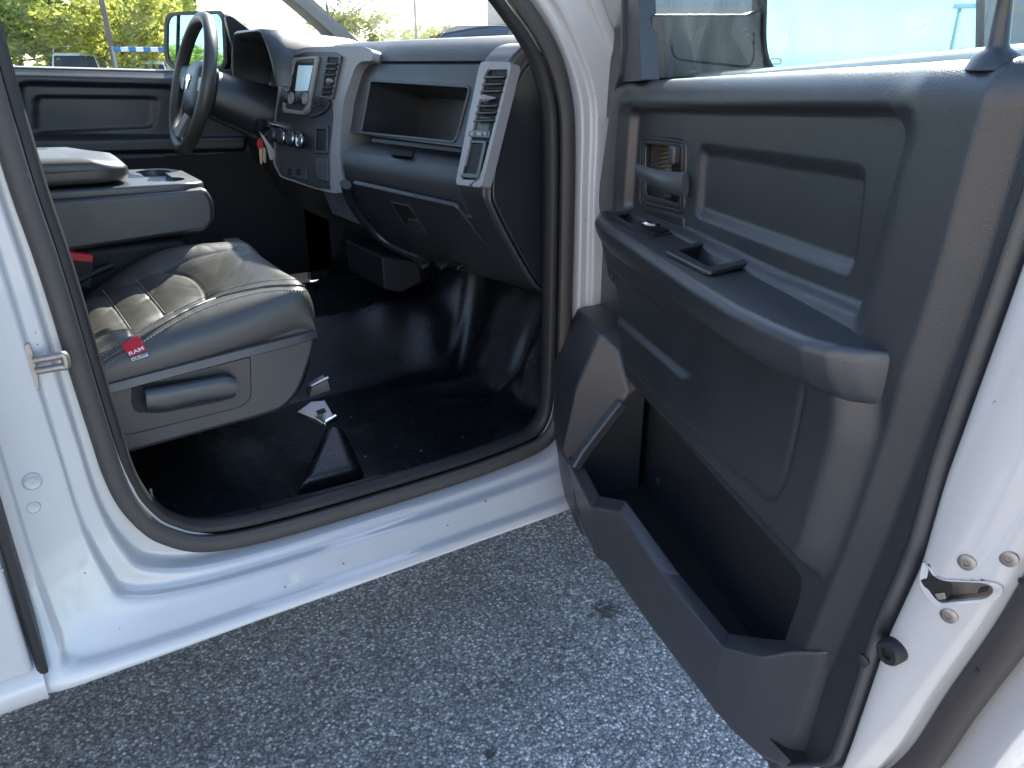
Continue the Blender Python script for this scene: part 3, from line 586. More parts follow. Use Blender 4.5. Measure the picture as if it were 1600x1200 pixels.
plate('latch_pawl', rpoly([onL(1460, 928, .0026), onL(1475, 926, .0026), onL(1478, 936, .0026), onL(1466, 938, .0026)], .001), ln, .002, 'steel', shell, bevel=.0005)
plate('latch_slot', rpoly([onL(1529, 919, .0016), onL(1545, 916, .0016), onL(1544, 924, .0016), onL(1527, 928, .0016)], .002), ln, .002, 'dark', shell, bevel=.0004)
for x, y in ((1511, 878), (1576, 872), (1483, 961)):
    h = onS(x, y, .0005); lathe('screw', h, ln, [(.0075, -.002), (.0075, .0012), (.0058, .0026), (.0032, .0026), (.0028, .0008), (.0003, .0008)], 'steel', shell, n=18)
h = onS(1398, 1015, 0); lathe('bump_stop', h, unit(ln*.8+DN*.7), [(.013, -.008), (.013, .010), (.011, .013), (.006, .013), (.005, .009), (.0005, .009)], 'rubber', shell, n=22)
h = onmesh(1349, 1032, tb, .001)
if h is not None: lathe('panel_clip', h, unit(DN+.5*DT), [(.007, -.002), (.007, .001), (.004, .003), (.0004, .003)], 'rubber', trim, n=14)
# window frame, glass, sail panel
def dpt(u, v, wv=-.05): return dw(u, v, wv)
ft = [duv(985, 175, -.03), duv(984, 100, -.03), duv(980, 30, -.03), duv(975, -50, -.03), (.13, 1.66), (.40, 1.79), (.62, 1.83), (1.02, 1.84), (1.045, 1.60), (1.04, 1.36)]
fr = sweep('window_frame', [dw(u, v, -.05+max(0, v-1.36)*.22) for u, v in [tuple(p) for p in catmull([np.array(q) for q in ft], 5)]], [(-.020, -.03), (-.020, .016), (-.012, .024), (.012, .024), (.020, .016), (.020, -.03)], DN, 'trim_fine', door, angle=40)
plate('window_glass', [dw(u, v, -.055+max(0, v-1.36)*.22) for u, v in (duv(1000, 165, -.05), duv(998, 60, -.05), duv(992, -40, -.05), (.15, 1.66), (.41, 1.78), (.61, 1.82), (1.01, 1.83), (1.03, 1.60), (1.02, 1.32))], DN, .004, 'glass', door, bevel=0)
def dq(x, y, wv): return on(x, y, N0+DN*wv, DN)
sail = plate('sail_panel', rpoly([dq(939, 184, .004), dq(945, 120, .004), dq(945, 80, .004), dq(938, 72, .004), dq(940, -60, .004), dq(972, -60, .004), dq(970, 80, .004), dq(966, 120, .004), dq(958, 152, .004), dq(960, 176, .004), dq(955, 184, .004)], .004), DN, .03, 'trim', door, bevel=.005)
plate('sail_inner', rpoly([dq(972, -60, -.004), dq(994, -60, -.004), dq(1003, 126, -.004), dq(974, 128, -.004), dq(960, 148, -.004), dq(968, 120, -.004), dq(972, 60, -.004)], .004), DN, .03, 'trim_light', door, bevel=.004)
for q_ in (998, 1006, 1014): sweep('run_channel', [dq(q_-2, -60, -.025), dq(q_+4, 124, -.025)], circ(.0045, n=8), DN, 'rubber' if q_ != 1006 else 'trim_light', door)
# lock rod at the rear of the belt
lb = onmesh(1556, 92, tb, 0)
if lb is None: lb = dw(.92, 1.36, -.02)
lkn = lathe('lock_knob', lb, (DN*(.10)+np.array([0, 0, 1])+DT*.03), [(.020, -.006), (.016, .003), (.009, .007), (.0075, .010), (.0055, .04), (.006, .075), (.0065, .08), (.002, .085)], 'trim_fine', door, n=20)
# exterior mirror, standing out beyond the glass on its arm
mu = unit(DT*.985+DN*.10+np.array([0, 0, .0])); mctr = dw(.18, 1.42, -.40)
def mq(x, y, off=0): return on(x, y, mctr+mu*off, mu)
gl = rpoly([mq(1199, -85), mq(1195, 70), mq(1203, 104), mq(1222, 116), mq(1515, 118), mq(1527, 100), mq(1530, -90)], [.02, .02, .01, .02, .02, .02, .02])
cx = sum(gl)/len(gl); gl = resample(gl, 60)
wm = grid('wing_mirror', [[cx+(p-cx)*1.035+mu*.006 for p in gl], [cx+(p-cx)*1.045-mu*.01 for p in gl], [cx+(p-cx)*1.0-mu*.06 for p in gl], [cx+(p-cx)*.7-mu*.11 for p in gl], [cx+(p-cx)*.1-mu*.12 for p in gl]], 'dark', door, closed_v=True, angle=40)
ringplate('mirror_bezel', [cx+(p-cx)*1.036+mu*.007 for p in gl], [cx+(p-cx)*1.0+mu*.007 for p in gl], mu, .008, 'rubber', wm, bevel=.002)
plate('mirror_glass', [cx+(p-cx)*1.01 for p in gl], mu, .004, 'mirror', wm, bevel=0)
# heater symbol on the glass
hx = [mq(1206, 92, .0006), mq(1219, 92, .0006), mq(1221, 95, .0006), mq(1219, 100, .0006), mq(1206, 100, .0006), mq(1204, 95, .0006)]
tube('heater_symbol', hx, .0007, 'dark', wm, n=5, closed=True)
# arm of the mirror
an = unit(DT*.97+DN*.2); am = dw(.14, 1.40, -.12)
def aq(x, y): return on(x, y, am, an)
ar = plate('mirror_arm', rpoly([aq(1018, 22), aq(1168, 22), aq(1186, 14), aq(1196, 14), aq(1196, 118), aq(1018, 126)], .008), an, .09, 'trim_fine', wm, bevel=.010)
pa = rpoly([aq(1047, 30), aq(1178, 30), aq(1178, 106), aq(1050, 92)], .02)
sweep('arm_seam', [p+an*.0005 for p in pa[len(pa)//4*2-1:]], circ(.0018, n=6), an, 'dark', wm)
# ---- dashboard
nA = -unit(np.cross((.25, 0, 1.), (.125, -1., 0))); nA = nA if nA[0] < 0 else -nA; pA = (.806, -.2, 1.25)
def A(x, y, off=0): return on(x, y, np.array(pA)+nA*off, nA)
DP = [(1.30, 1.34), (1.22, 1.385), (1.10, 1.408), (.98, 1.417), (.925, 1.412), (.893, 1.398), (.876, 1.380), (.870, 1.366), (.876, 1.3625), (.866, 1.358), (.858, 1.34), (.852, 1.322), (.832, 1.24), (.822, 1.205), (.818, 1.197), (.824, 1.188), (.822, 1.180), (.80, 1.174), (.768, 1.168), (.752, 1.160), (.744, 1.145), (.742, 1.12), (.746, 1.09), (.750, 1.072), (.756, 1.066), (.754, 1.060), (.80, 1.005), (.86, .934), (.90, .888), (.925, .872), (.96, .872), (1.05, .93), (1.30, .98)]
def dsec(y):
    k = sstep(.16, .24, y)                                   # the driver's side has no shelf
    t = min(1.15, max(0, (-.18-y)/.42))
    return [(x+(.03*k if z < 1.19 and z > 1.0 else 0)+((.075*t-.02) if z < 1.19 else (.05*t-.03))+(.13*sstep(-.176, -.166, y)*sstep(.26, .18, y) if 1.0 < z < 1.19 else 0), y, z) for x, z in DP]
ys = [-.655, -.64, -.6, -.45, -.3, -.178, -.172, -.166, -.1, .1, .25, .5, .82]
dash = grid('dashboard', [dsec(y) for y in ys], 'trim', truck, closed_v=True, cap=True, angle=40)
bo = rpoly([A(581, 127), A(735, 137), A(712, 222), A(566, 207)], .012)
bcut = plate('cutter', [p+nA*.05 for p in bo], nA, .22, 'dark', None, bevel=0)
cut(dash, [bcut])
bc = sum(bo)/len(bo)
bin_ = grid('storage_bin', [[p+nA*.002 for p in bo], [p-nA*.004 for p in bo], [bc+(p-bc)*.97-nA*.06 for p in bo], [bc+(p-bc)*.93-nA*.15 for p in bo], [bc+(p-bc)*.1-nA*.152 for p in bo]], 'trim_fine', dash, closed_v=True, angle=40)
sweep('bin_rim', [bc+(p-bc)*1.012+nA*.002 for p in bo], circ(.0035, n=6), nA, 'trim_light', dash, closed=True)
nt_ = onZ(612, 236, 1.172); 
plate('shelf_notch', rpoly([onZ(606, 230, 1.176), onZ(650, 233, 1.176), onZ(643, 243, 1.172), onZ(612, 241, 1.172)], .004), (-.2, 0, 1), .003, 'dark', dash, bevel=.001)
# outer pod with the tall vent
CX = [(838, 66), (822, 70), (812, 78), (798, 96), (782, 144), (767, 196), (757, 258), (755, 300), (761, 322), (790, 380), (834, 447), (858, 455)]
cx3 = [onY(x, y, -.745) for x, y in CX]; cxs = catmull(cx3, 4)
pol = cxs+[np.array([1.10, -.745, .95]), np.array([1.20, -.745, 1.30]), np.array([1.08, -.745, 1.395])]
pod = plate('side_pod', pol, (0, -1, 0), .10, 'trim', dash, bevel=.008, seg=4)
ec = [onY(x, y, -.752) for x, y in ((838, 90), (815, 117), (800, 154), (786, 200), (774, 258), (770, 300), (775, 322), (803, 378), (838, 438), (852, 446), (866, 400), (868, 200), (864, 100), (852, 85))]
ecs = catmull(ec, 4, closed=True)
plate('end_cap', ecs, (0, -1, 0), .012, 'trim_fine', dash, bevel=.003)
sweep('cap_ridge', catmull([onY(x, y, -.748) for x, y in ((846, 80), (826, 92), (808, 118), (793, 154), (779, 200), (767, 258), (763, 300), (768, 324), (796, 380), (832, 440), (848, 452))], 4), [(-.005, -.004), (-.004, .005), (0, .008), (.004, .005), (.005, -.004)], (0, -1, 0), 'trim_light', dash, angle=60)
va, vb2 = onY(790, 118, -.745), onY(757, 270, -.745); vt_ = unit(va-vb2); nV = unit(np.cross(vt_, (0, 1., 0))); nV = nV if nV[0] < 0 else -nV
def Vp(x, y, off=0): return on(x, y, (va+vb2)/2+nV*(off+.007), nV)
bzo = rpoly([Vp(750, 96, .006), Vp(800, 97, .006), Vp(752, 293, .006), Vp(711, 288, .006)], .010)
bzi = rpoly([Vp(760, 109, .006), Vp(794, 108, .006), Vp(749, 282, .006), Vp(720, 280, .006)], .006)
vb_ = ringplate('vent_bezel', bzo, bzi, nV, .022, 'silver', dash, bevel=.003)
plate('vent_back', rpoly([Vp(758, 107, .001), Vp(796, 107, .001), Vp(750, 284, .001), Vp(718, 282, .001)], .005), nV, .002, 'dark', vb_, bevel=0)
for k, yy_ in enumerate((120, 131, 142, 165, 176, 188)):
    t = (yy_-109)/(282-109); xl, xr = 761+(721-761)*t, 793+(749-793)*t
    a, b = Vp(xl, yy_, .006), Vp(xr, yy_-1, .006); obox('vent_slat', (a+b)/2, (b-a, nV+np.array([0, 0, -.5]), (0, 0, 1)), (np.linalg.norm(b-a)/2, .006, .0014), 'trim_light', vb_, bevel=.0006)
a, b = Vp(752, 154, .010), Vp(776, 153, .010)
lathe('vent_knob', a, b-a, [(.002, -.002), (.006, .002), (.0075, .012), (.005, .024), (.004, .03), (.001, .05)], 'silver', vb_, n=12)
plate('button_strip', rpoly([Vp(733, 203, .006), Vp(766, 204, .006), Vp(764, 216, .006), Vp(731, 214, .006)], .003), nV, .006, 'trim_fine', vb_, bevel=.001)
for x in (737, 747, 757): plate('button', rpoly([Vp(x-2, 206, .008), Vp(x+(5 if x == 747 else 2), 206, .008), Vp(x+(5 if x == 747 else 2), 212, .008), Vp(x-2, 211, .008)], .001), nV, .003, 'silver', vb_, bevel=.0006)
ringplate('tray_rim', rpoly([Vp(727, 219, .005), Vp(760, 220, .005), Vp(747, 279, .005), Vp(718, 277, .005)], .004), rpoly([Vp(731, 223, .005), Vp(755, 224, .005), Vp(744, 272, .005), Vp(724, 270, .005)], .004), nV, .004, 'trim_fine', vb_, bevel=.001)
# defroster slots on top of the pod
for k in range(6):
    p = onZ(776+k*6.2, 92-k*.9, 1.388); q = onZ(789+k*6.2, 76-k*.3, 1.393); obox('demister_slat', (p+q)/2, (q-p, (0, 1, 0), (0, 0, 1)), (min(.05, np.linalg.norm(q-p)/2), .0018, .004), 'trim_light', dash, bevel=.0006)
plate('demister', rpoly([onZ(770, 94, 1.386), onZ(812, 94, 1.386), onZ(822, 75, 1.392), onZ(786, 74, 1.392)], .004), (-.15, 0, 1), .004, 'dark', dash, bevel=.001)
plate('sensor', rpoly([onX(736, 82, .893), onX(750, 82, .895), onX(750, 89, .888), onX(736, 89, .888)], .002), (-1, 0, .6), .006, 'trim_light', dash, bevel=.001)
# glove box
nG = unit(np.cross((.15, 0, -.177), (.18, -1., 0))); nG = nG if nG[0] < 0 else -nG; pG = np.array([.7335, -.18, 1.061])
def Gp_(x, y, off=0): return on(x, y, pG+nG*off, nG)
gb = plate('glove_box', rpoly([Gp_(548, 286, .004), Gp_(712, 323, .004), Gp_(792, 424, .004), Gp_(640, 398, .004)], .012), nG, .012, 'trim', dash, bevel=.003)
ringplate('latch_recess', rpoly([Gp_(608, 315, .006), Gp_(640, 322, .006), Gp_(670, 368, .006), Gp_(634, 359, .006)], .003), rpoly([Gp_(611, 318, .006), Gp_(638, 324, .006), Gp_(664, 365, .006), Gp_(636, 356, .006)], .003), nG, .003, 'trim_light', gb, bevel=.0008)
plate('latch_pocket', [Gp_(611, 318, .0048), Gp_(638, 324, .0048), Gp_(664, 365, .0048), Gp_(636, 356, .0048)], nG, .001, 'dark', gb, bevel=0)
plate('latch_handle', rpoly([Gp_(637, 343, .009), Gp_(652, 345, .009), Gp_(667, 366, .009), Gp_(636, 357, .009)], .003), nG, .005, 'trim_light', gb, bevel=.0015)
sweep('lower_rail', catmull([Gp_(x, y, .004) for x, y in ((540, 288), (551, 318), (580, 358), (612, 385), (650, 402), (660, 405))], 5), circ(.016, .012, n=12), nG, 'trim_fine', dash)
# ---- centre stack
S1, S2 = np.array([.735, -.13, 1.06]), np.array([.675, .23, 1.06]); nS = -unit(np.cross(S2-S1, (.25, 0, 1.)))
def S(x, y, off=0): return on(x, y, S1+nS*off, nS)
stk = plate('center_stack', rpoly([S(x, y) for x, y in ((445, 92), (452, 81), (477, 74), (518, 72), (565, 72), (582, 78), (582, 95), (563, 96), (554, 106), (546, 130), (537, 157), (532, 201), (531, 242), (533, 270), (545, 300), (521, 302), (495, 296), (438, 277), (427, 257), (429, 178), (436, 130))], [.01, .01, .005, 0, .01, .02, .01, .012, .012, 0, 0, 0, 0, .01, .004, .004, 0, .01, .01, .0, 0]), nS, .14, 'silver', dash, bevel=.006, seg=4)
plate('stack_face', rpoly([S(x, y, .003) for x, y in ((455, 88), (478, 81), (524, 81), (535, 89), (526, 123), (518, 157), (519, 187), (516, 215), (513, 245), (513, 284), (516, 296), (495, 294), (439, 274), (430, 254), (432, 178), (441, 130))], .006), nS, .02, 'trim_fine', stk, bevel=.002)
ringplate('radio_frame', rpoly([S(x, y, .014) for x, y in ((456, 90), (496, 87), (480, 172), (473, 179), (442, 176), (440, 166))], .008), rpoly([S(x, y, .014) for x, y in ((461, 95), (491, 92), (477, 166), (471, 173), (446, 170), (444, 164))], .006), nS, .016, 'silver', stk, bevel=.0025)
plate('radio_face', rpoly([S(x, y, .010) for x, y in ((460, 94), (492, 91), (478, 168), (471, 175), (445, 171), (443, 164))], .004), nS, .010, 'trim_light', stk, bevel=.001)
ringplate('screen_frame', [S(x, y, .0125) for x, y in ((461, 98), (491, 97), (483, 145), (453, 145))], [S(x, y, .0125) for x, y in ((464, 102), (489, 102), (481, 142), (457, 142))], nS, .004, 'dark', stk, bevel=.0008)
plate('screen', [S(x, y, .0112) for x, y in ((466, 102), (489, 102), (481, 142), (461, 142))], nS, .001, 'lcd', stk, bevel=0)
for x in (456, 478): lathe('radio_knob', S(x, 154, .010), nS, [(.0155, 0), (.0150, .022), (.0135, .026), (.002, .027)], 'trim_fine', stk, n=22); 
for x in (456, 478): lathe('knob_ring', S(x, 154, .032), nS, [(.0140, 0), (.0155, .002), (.0155, .004), (.0135, .005), (.0130, .002)], 'silver', stk, n=22)
plate('radio_cheek', rpoly([S(x, y, .006) for x, y in ((499, 88), (510, 88), (497, 166), (484, 170))], .003), nS, .006, 'trim', stk, bevel=.0015)
ringplate('stack_vent', rpoly([S(x, y, .007) for x, y in ((509, 85), (533, 87), (519, 155), (499, 152))], .004), rpoly([S(x, y, .007) for x, y in ((512, 89), (530, 90), (517, 151), (502, 149))], .004), nS, .008, 'trim_light', stk, bevel=.001)
plate('vent_back', [S(x, y, .004) for x, y in ((512, 89), (530, 90), (517, 151), (502, 149))], nS, .001, 'dark', stk, bevel=0)
for y in (99, 107, 116, 136, 144):
    t = (y-89)/62; a, b = S(512-10*t, y, .007), S(530-13*t, y, .007); obox('vent_slat', (a+b)/2, (b-a, nS+np.array([0, 0, -.5]), (0, 0, 1)), (np.linalg.norm(b-a)/2, .006, .0016), 'trim_light', stk, bevel=.0006)
lathe('vent_knob', S(511, 127, .008), S(524, 126, .012)-S(511, 127, .008), [(.003, 0), (.007, .006), (.007, .018), (.004, .03)], 'silver', stk, n=12)
plate('usb_socket', rpoly([S(x, y, .008) for x, y in ((500, 155), (514, 156), (511, 166), (498, 164))], .002), nS, .004, 'dark', stk, bevel=.001)
tube('switch_arc', catmull([S(x, y, .006) for x, y in ((484, 182), (500, 178), (510, 170), (516, 160))], 5), .004, 'trim_light', stk)
for x, y in ((441, 214), (455, 216), (469, 219)):
    lathe('climate_knob', S(x, y, .003), nS, [(.023, 0), (.022, .012), (.019, .014), (.018, .034), (.016, .037), (.002, .037)], 'trim_fine', stk, n=24)
    lathe('knob_ring', S(x, y, .034), nS, [(.0175, 0), (.0195, .001), (.0195, .004), (.0165, .005), (.0160, .002)], 'chrome', stk, n=24)
lathe('transfer_knob', S(434, 196, .003), nS, [(.010, 0), (.010, .02), (.008, .03), (.001, .032)], 'chrome', stk, n=18)
ringplate('pocket_rim', rpoly([S(x, y, .008) for x, y in ((489, 195), (512, 195), (511, 241), (488, 239))], .008), rpoly([S(x, y, .008) for x, y in ((493, 202), (509, 202), (508, 236), (492, 235))], .004), nS, .006, 'trim', stk, bevel=.002)
plate('pocket_back', [S(x, y, .0045) for x, y in ((493, 202), (509, 202), (508, 236), (492, 235))], nS, .001, 'dark', stk, bevel=0)
plate('blank_cover', rpoly([S(x, y, .007) for x, y in ((490, 247), (512, 248), (512, 284), (496, 281))], .006), nS, .005, 'trim_light', stk, bevel=.002)
plate('power_panel', rpoly([S(x, y, .006) for x, y in ((444, 258), (478, 264), (479, 282), (446, 275))], .004), nS, .004, 'trim', stk, bevel=.0015)
for x in (452, 466): lathe('power_socket', S(x, 268, .007), nS, [(.010, -.002), (.010, .001), (.007, .002), (.006, .0), (.001, .0)], 'dark', stk, n=16)
# instrument hood and dials
def arch(x, s, dz=0): return [np.array([x, .42+.235*s*math.cos(t), 1.30+dz+.150*s*min(1, 1.25*math.sin(t))]) for t in np.linspace(0, math.pi, 22)]
hood = grid('instrument_hood', [arch(.80, .80), arch(.72, .86), arch(.695, .90, .004), arch(.690, .94, .004), arch(.695, .98, .004), arch(.74, 1.0), arch(.95, 1.0, -.02), arch(1.1, .9, -.05)], 'trim', dash, angle=60)
plate('dial_panel', [np.array([.80, .42+.2*math.cos(t), 1.285+.12*math.sin(t)]) for t in np.linspace(0, 2*math.pi, 30)[:-1]], (-1, 0, .2), .01, 'dark', hood, bevel=.002)
for y in (.52, .33):
    lathe('dial', (.793, y, 1.30), (-1, 0, .15), [(.058, -.004), (.058, .004), (.054, .004), (.053, .001), (.001, .001)], 'trim_light', hood, n=28)
    lathe('dial_ring', (.792, y, 1.30), (-1, 0, .15), [(.060, 0), (.062, .004), (.059, .005), (.058, .001)], 'chrome', hood, n=28)
# ---- steering column and wheel
wa = unit((-.952, 0, .306)); wt = np.array([.306, 0, .952]); wy = np.array([0, 1., 0]); wc = np.array([.510, .38, 1.306])
col = grid('steering_column', [[wc-wa*d+wy*ry*math.cos(t)+wt*(rz*math.sin(t)+o) for t in np.linspace(0, 2*math.pi, 25)[:-1]] for d, ry, rz, o in ((.05, .045, .05, -.005), (.055, .062, .066, -.01), (.10, .066, .070, -.014), (.20, .070, .080, -.02), (.30, .08, .09, -.02))], 'trim_fine', truck, closed_v=True, cap=True, angle=50)
tube('stalk', [wc-wa*.09+wy*.05, wc-wa*.07+wy*.13+wt*.01, wc-wa*.06+wy*.20+wt*.015], .009, 'dark', col)
lathe('ignition_lock', np.array([.668, .31, 1.195]), (-1, -.3, .1), [(.017, -.02), (.017, .006), (.012, .010), (.002, .010)], 'dark', col, n=16)
wr = .180
wheel = grid('steering_wheel', [[wc+(wy*math.cos(t)+wt*math.sin(t))*(wr+.0145*math.cos(f)*(1+.12*math.cos(4*t)))+wa*.018*math.sin(f) for f in np.linspace(0, 2*math.pi, 15)[:-1]] for t in np.linspace(0, 2*math.pi, 73)], 'vinyl', truck, closed_v=True, angle=180)
hb2 = [wc+wy*a+wt*b for a, b in ((-.085, .035), (-.06, .062), (0, .070), (.06, .062), (.085, .035), (.075, -.05), (.045, -.085), (-.045, -.085), (-.075, -.05))]
hubp = catmull(hb2, 4, closed=True)
grid('airbag_cover', [[wc+(p-wc)*s-wa*d for p in hubp] for s, d in ((.9, .05), (1.0, .035), (1.0, .015), (.93, .002), (.75, -.006), (.4, -.010), (.05, -.011))], 'trim', wheel, closed_v=True, cap=True, angle=50)
for ang, wd in ((8, .032), (172, .032), (238, .018), (302, .018)):
    d = wy*math.cos(R(ang))+wt*math.sin(R(ang)); q = np.cross(wa, d)
    grid('spoke', [[wc+d*r+q*wd*k*a-wa*(.022*(1-(r-.06)/.12)-b) for a, b in ((-1, -.008), (-1, .004), (-.7, .009), (.7, .009), (1, .004), (1, -.008))] for r, k in ((.06, 1.2), (.11, 1.0), (.15, 1.0), (.178, 1.3))], 'silver' if wd < .02 else 'trim_fine', wheel, closed_v=True, cap=True, angle=40)
for s in (-1, 1):
    plate('control_pad', rpoly([wc+wy*s*a+wt*b+wa*.004 for a, b in ((.085, .02), (.125, .022), (.128, -.012), (.09, -.02))], .008), wa, .01, 'trim_light', wheel, bevel=.002)
em = [(-.006, -.022), (-.016, .0), (-.026, .004), (-.024, .016), (-.010, .018), (0, .022), (.010, .018), (.024, .016), (.026, .004), (.016, .0), (.006, -.022)]
plate('emblem', [wc+wy*a+wt*(b+.005)+wa*.0135 for a, b in em], wa, .004, 'chrome', wheel, bevel=.001)
# driver's floor pedals and the dark firewall behind
mk('firewall', [(1.30, -.83, .55), (1.30, .83, .55), (1.34, .83, 1.40), (1.34, -.83, 1.40), (1.27, -.83, .55), (1.27, .83, .55), (1.31, .83, 1.40), (1.31, -.83, 1.40)], [(0, 1, 2, 3), (4, 5, 6, 7), (0, 1, 5, 4), (1, 2, 6, 5), (2, 3, 7, 6), (3, 0, 4, 7)], 'dark', truck)
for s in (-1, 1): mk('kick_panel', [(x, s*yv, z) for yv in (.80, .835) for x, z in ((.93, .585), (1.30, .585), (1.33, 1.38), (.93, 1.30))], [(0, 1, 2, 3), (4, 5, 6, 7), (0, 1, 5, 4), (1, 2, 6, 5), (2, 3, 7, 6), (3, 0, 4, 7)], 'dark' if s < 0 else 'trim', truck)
hv = plate('heater_box', rpoly([onY(x, y, -.22) for x, y in ((596, 400), (655, 410), (660, 440), (628, 458), (600, 452))], .01), (0, -1, 0), .25, 'trim_fine', dash, bevel=.008); hv.data.materials[0] = M['dark']
for x, y, s in ((662, 413, .02), (690, 412, .028), (716, 414, .024), (745, 420, .022), (772, 428, .02)):
    p = onY(x, y, -.42); obox('wiring_bundle', p, ((.2, 1, 0), (1, 0, .3), (0, 0, 1)), (s, .012, .007), 'dark', dash, bevel=.005)
# interior mirror on its stalk under the roof
rm = grid('rear_view_mirror', [[np.array([.72+d, .02+a*1.0, 1.655+b]) for a, b in [tuple(p) for p in rpoly([np.array(q) for q in ((-.12, -.032), (.12, -.032), (.125, .03), (-.125, .03))], .02)]] for d in (0, .012, .03)], 'dark', truck, closed_v=True, cap=True, angle=40)
tube('mirror_stalk', [np.array([.745, .02, 1.66]), np.array([.70, .02, 1.74])], .012, 'dark', rm)
# ---- floor covering
fx = np.concatenate([np.linspace(-1.1, .0, 8), np.linspace(.05, 1.24, 170)]); fy = np.concatenate([np.linspace(-.84, 0, 150), np.linspace(.02, .80, 30)])
X_, Y_ = np.meshgrid(fx, fy, indexing='ij')
Zf = .580+0*X_
Zf += .62*sstep(.94, 1.34, X_)*1.1                                        # toe board
Zf += .17*sstep(.30, .17, np.abs(Y_))*sstep(.2, .6, X_+.2)                  # tunnel
Zf += .018*sstep(-.775, -.80, Y_)*sstep(1.0, .85, X_)                      # raised to the sill
rs_ = np.random.RandomState(4)
def bump(x, y, a, sx, sy): return a*np.exp(-((X_-x)/sx)**2-((Y_-y)/sy)**2)
Zf += bump(1.00, -.42, .05, .09, .10)+bump(1.06, -.62, .07, .10, .07)+bump(.92, -.25, .05, .07, .05)+bump(1.10, -.30, .06, .06, .12)+bump(.80, -.20, .03, .05, .03)
for k in range(34):                                          # folds in the vinyl climbing the toe board
    x, y, an = rs_.uniform(.86, 1.16), rs_.uniform(-.78, -.1), rs_.uniform(-.5, .9); a_ = (X_-x)*math.cos(an)+(Y_-y)*math.sin(an); b_ = -(X_-x)*math.sin(an)+(Y_-y)*math.cos(an); Zf += rs_.uniform(.004, .016)*np.exp(-(a_/rs_.uniform(.05, .11))**2-(b_/rs_.uniform(.012, .03))**2)
Zf -= bump(1.02, -.53, .035, .10, .03)+bump(.97, -.33, .03, .08, .03)
for k in range(26): Zf += bump(rs_.uniform(.2, 1.1), rs_.uniform(-.8, .1), rs_.uniform(-.004, .005), rs_.uniform(.03, .10), rs_.uniform(.03, .10))
flo = grid('floor_covering', [[(X_[i, j], Y_[i, j], Zf[i, j]) for j in range(len(fy))] for i in range(len(fx))], 'floor', truck, angle=180)
scp = [(x, y) for x, y in ((232, 818), (262, 838), (318, 842), (402, 824), (402, 792))]
def sillz(x, y, z=.594): return onZ(x, y, z)
plate('scuff_plate', rpoly([sillz(x, y, .600) for x, y in ((236, 822), (262, 832), (318, 838), (404, 824), (404, 790), (330, 806), (285, 806))], .012), (0, 0, 1), .02, 'trim_fine', flo, bevel=.004)
plate('scuff_plate', rpoly([sillz(x, y, .600) for x, y in ((407, 823), (684, 744), (686, 720), (560, 750), (407, 789))], .004), (0, 0, 1), .02, 'trim_fine', flo, bevel=.004)
plate('scuff_plate', rpoly([sillz(x, y, .600) for x, y in ((688, 743), (800, 703), (842, 676), (846, 660), (790, 688), (689, 719))], .004), (0, 0, 1), .02, 'trim_fine', flo, bevel=.004)
# moulded ramp over the front seat mounting, bracket and bolt
ra = [onZ(455, 766, .604), onZ(573, 734, .604), onZ(541, 668, .625), onZ(505, 668, .625)]; rb = [onZ(474, 752, .622), onZ(556, 731, .622), onZ(530, 662, .672), onZ(512, 664, .672)]
ro = mk('seat_ramp', [p-(0, 0, .02) for p in ra]+rb, [(4, 5, 6, 7), (0, 1, 5, 4), (1, 2, 6, 5), (2, 3, 7, 6), (3, 0, 4, 7), (0, 1, 2, 3)], 'floor', flo, bevel=.012, seg=4)
pin = onZ(239, 780, .585); lathe('floor_pin', pin, (0, 0, 1), [(.006, 0), (.003, .004), (.0028, .022), (.001, .024)], 'steel', flo, n=10)
for k in range(14):
    x, y = random.uniform(.1, .85), random.uniform(-.80, -.45); s = random.uniform(.0006, .0013)
    if k == 0: crumbs = []
    crumbs.append(obox('crumb', (x, y, float(np.interp(x, fx, Zf[:, 20]))+s*.4), ((random.uniform(-1, 1), random.uniform(-1, 1), .1), (1, .3, 0), (0, 0, 1)), (s*random.uniform(1, 3), s*.6, s*.5), 'tagwhite', None, bevel=0))
cr_ = join('floor_grit', crumbs, flo); cr_['kind'] = 'stuff'
# ---- passenger seat
seat = empty('passenger_seat', (0, 0, 0), truck)
def zs(x): return float(np.interp(x, [-.2, .0, .11, .28, .40, .46, .5], [.87, .885, .909, .935, .956, .964, .966]))
def csec(x, k=0.0, dz=0.0):
    z = zs(x)+dz; f = 1-k
    pts = [(-.660, z-.085), (-.672, z-.055), (-.672, z-.022), (-.660, z-.002), (-.640, z+.012), (-.600, z+.016), (-.565, z+.008), (-.53, z-.008), (-.48, z-.014), (-.42, z-.016), (-.36, z-.012), (-.31, z-.002), (-.275, z+.022), (-.245, z+.042), (-.215, z+.044), (-.19, z+.026), (-.178, z-.01), (-.176, z-.06)]
    fr_ = float(sstep(.0, .28, x)); pts = [(y, zz if y < -.29 or zz < z-.02 else z+(zz-z)*fr_-.035*(1-fr_)*float(sstep(-.30, -.24, y))) for y, zz in pts]
    bl = [.30*(.9+.1*0) for _ in pts]
    out = []
    for y, zz in pts:
        # towards the front the bolsters flatten into the thigh roll
        g = sstep(.28, .46, x); flat = z+.004+.010*math.cos((y+.42)/.25*1.4)
        zz2 = zz if zz < z-.018 else zz*(1-.75*g)+flat*.75*g
        out.append([y, zz2])
    return [(x, y, zz) for y, zz in catmull([np.array(p) for p in out], 3)]
def ycurve(sec, xo):                                         # bow the front edge in plan
    return [(p[0]+xo-.016*((p[1]+.40)/.26)**4*sstep(.30, .45, p[0]), p[1], p[2]) for p in sec]
def dense(sec): return resample([np.array(p) for p in sec], 190, False)
Gc = [ycurve(dense(csec(x)), 0) for x in np.linspace(-.16, .432, 190)]
last = csec(.438)
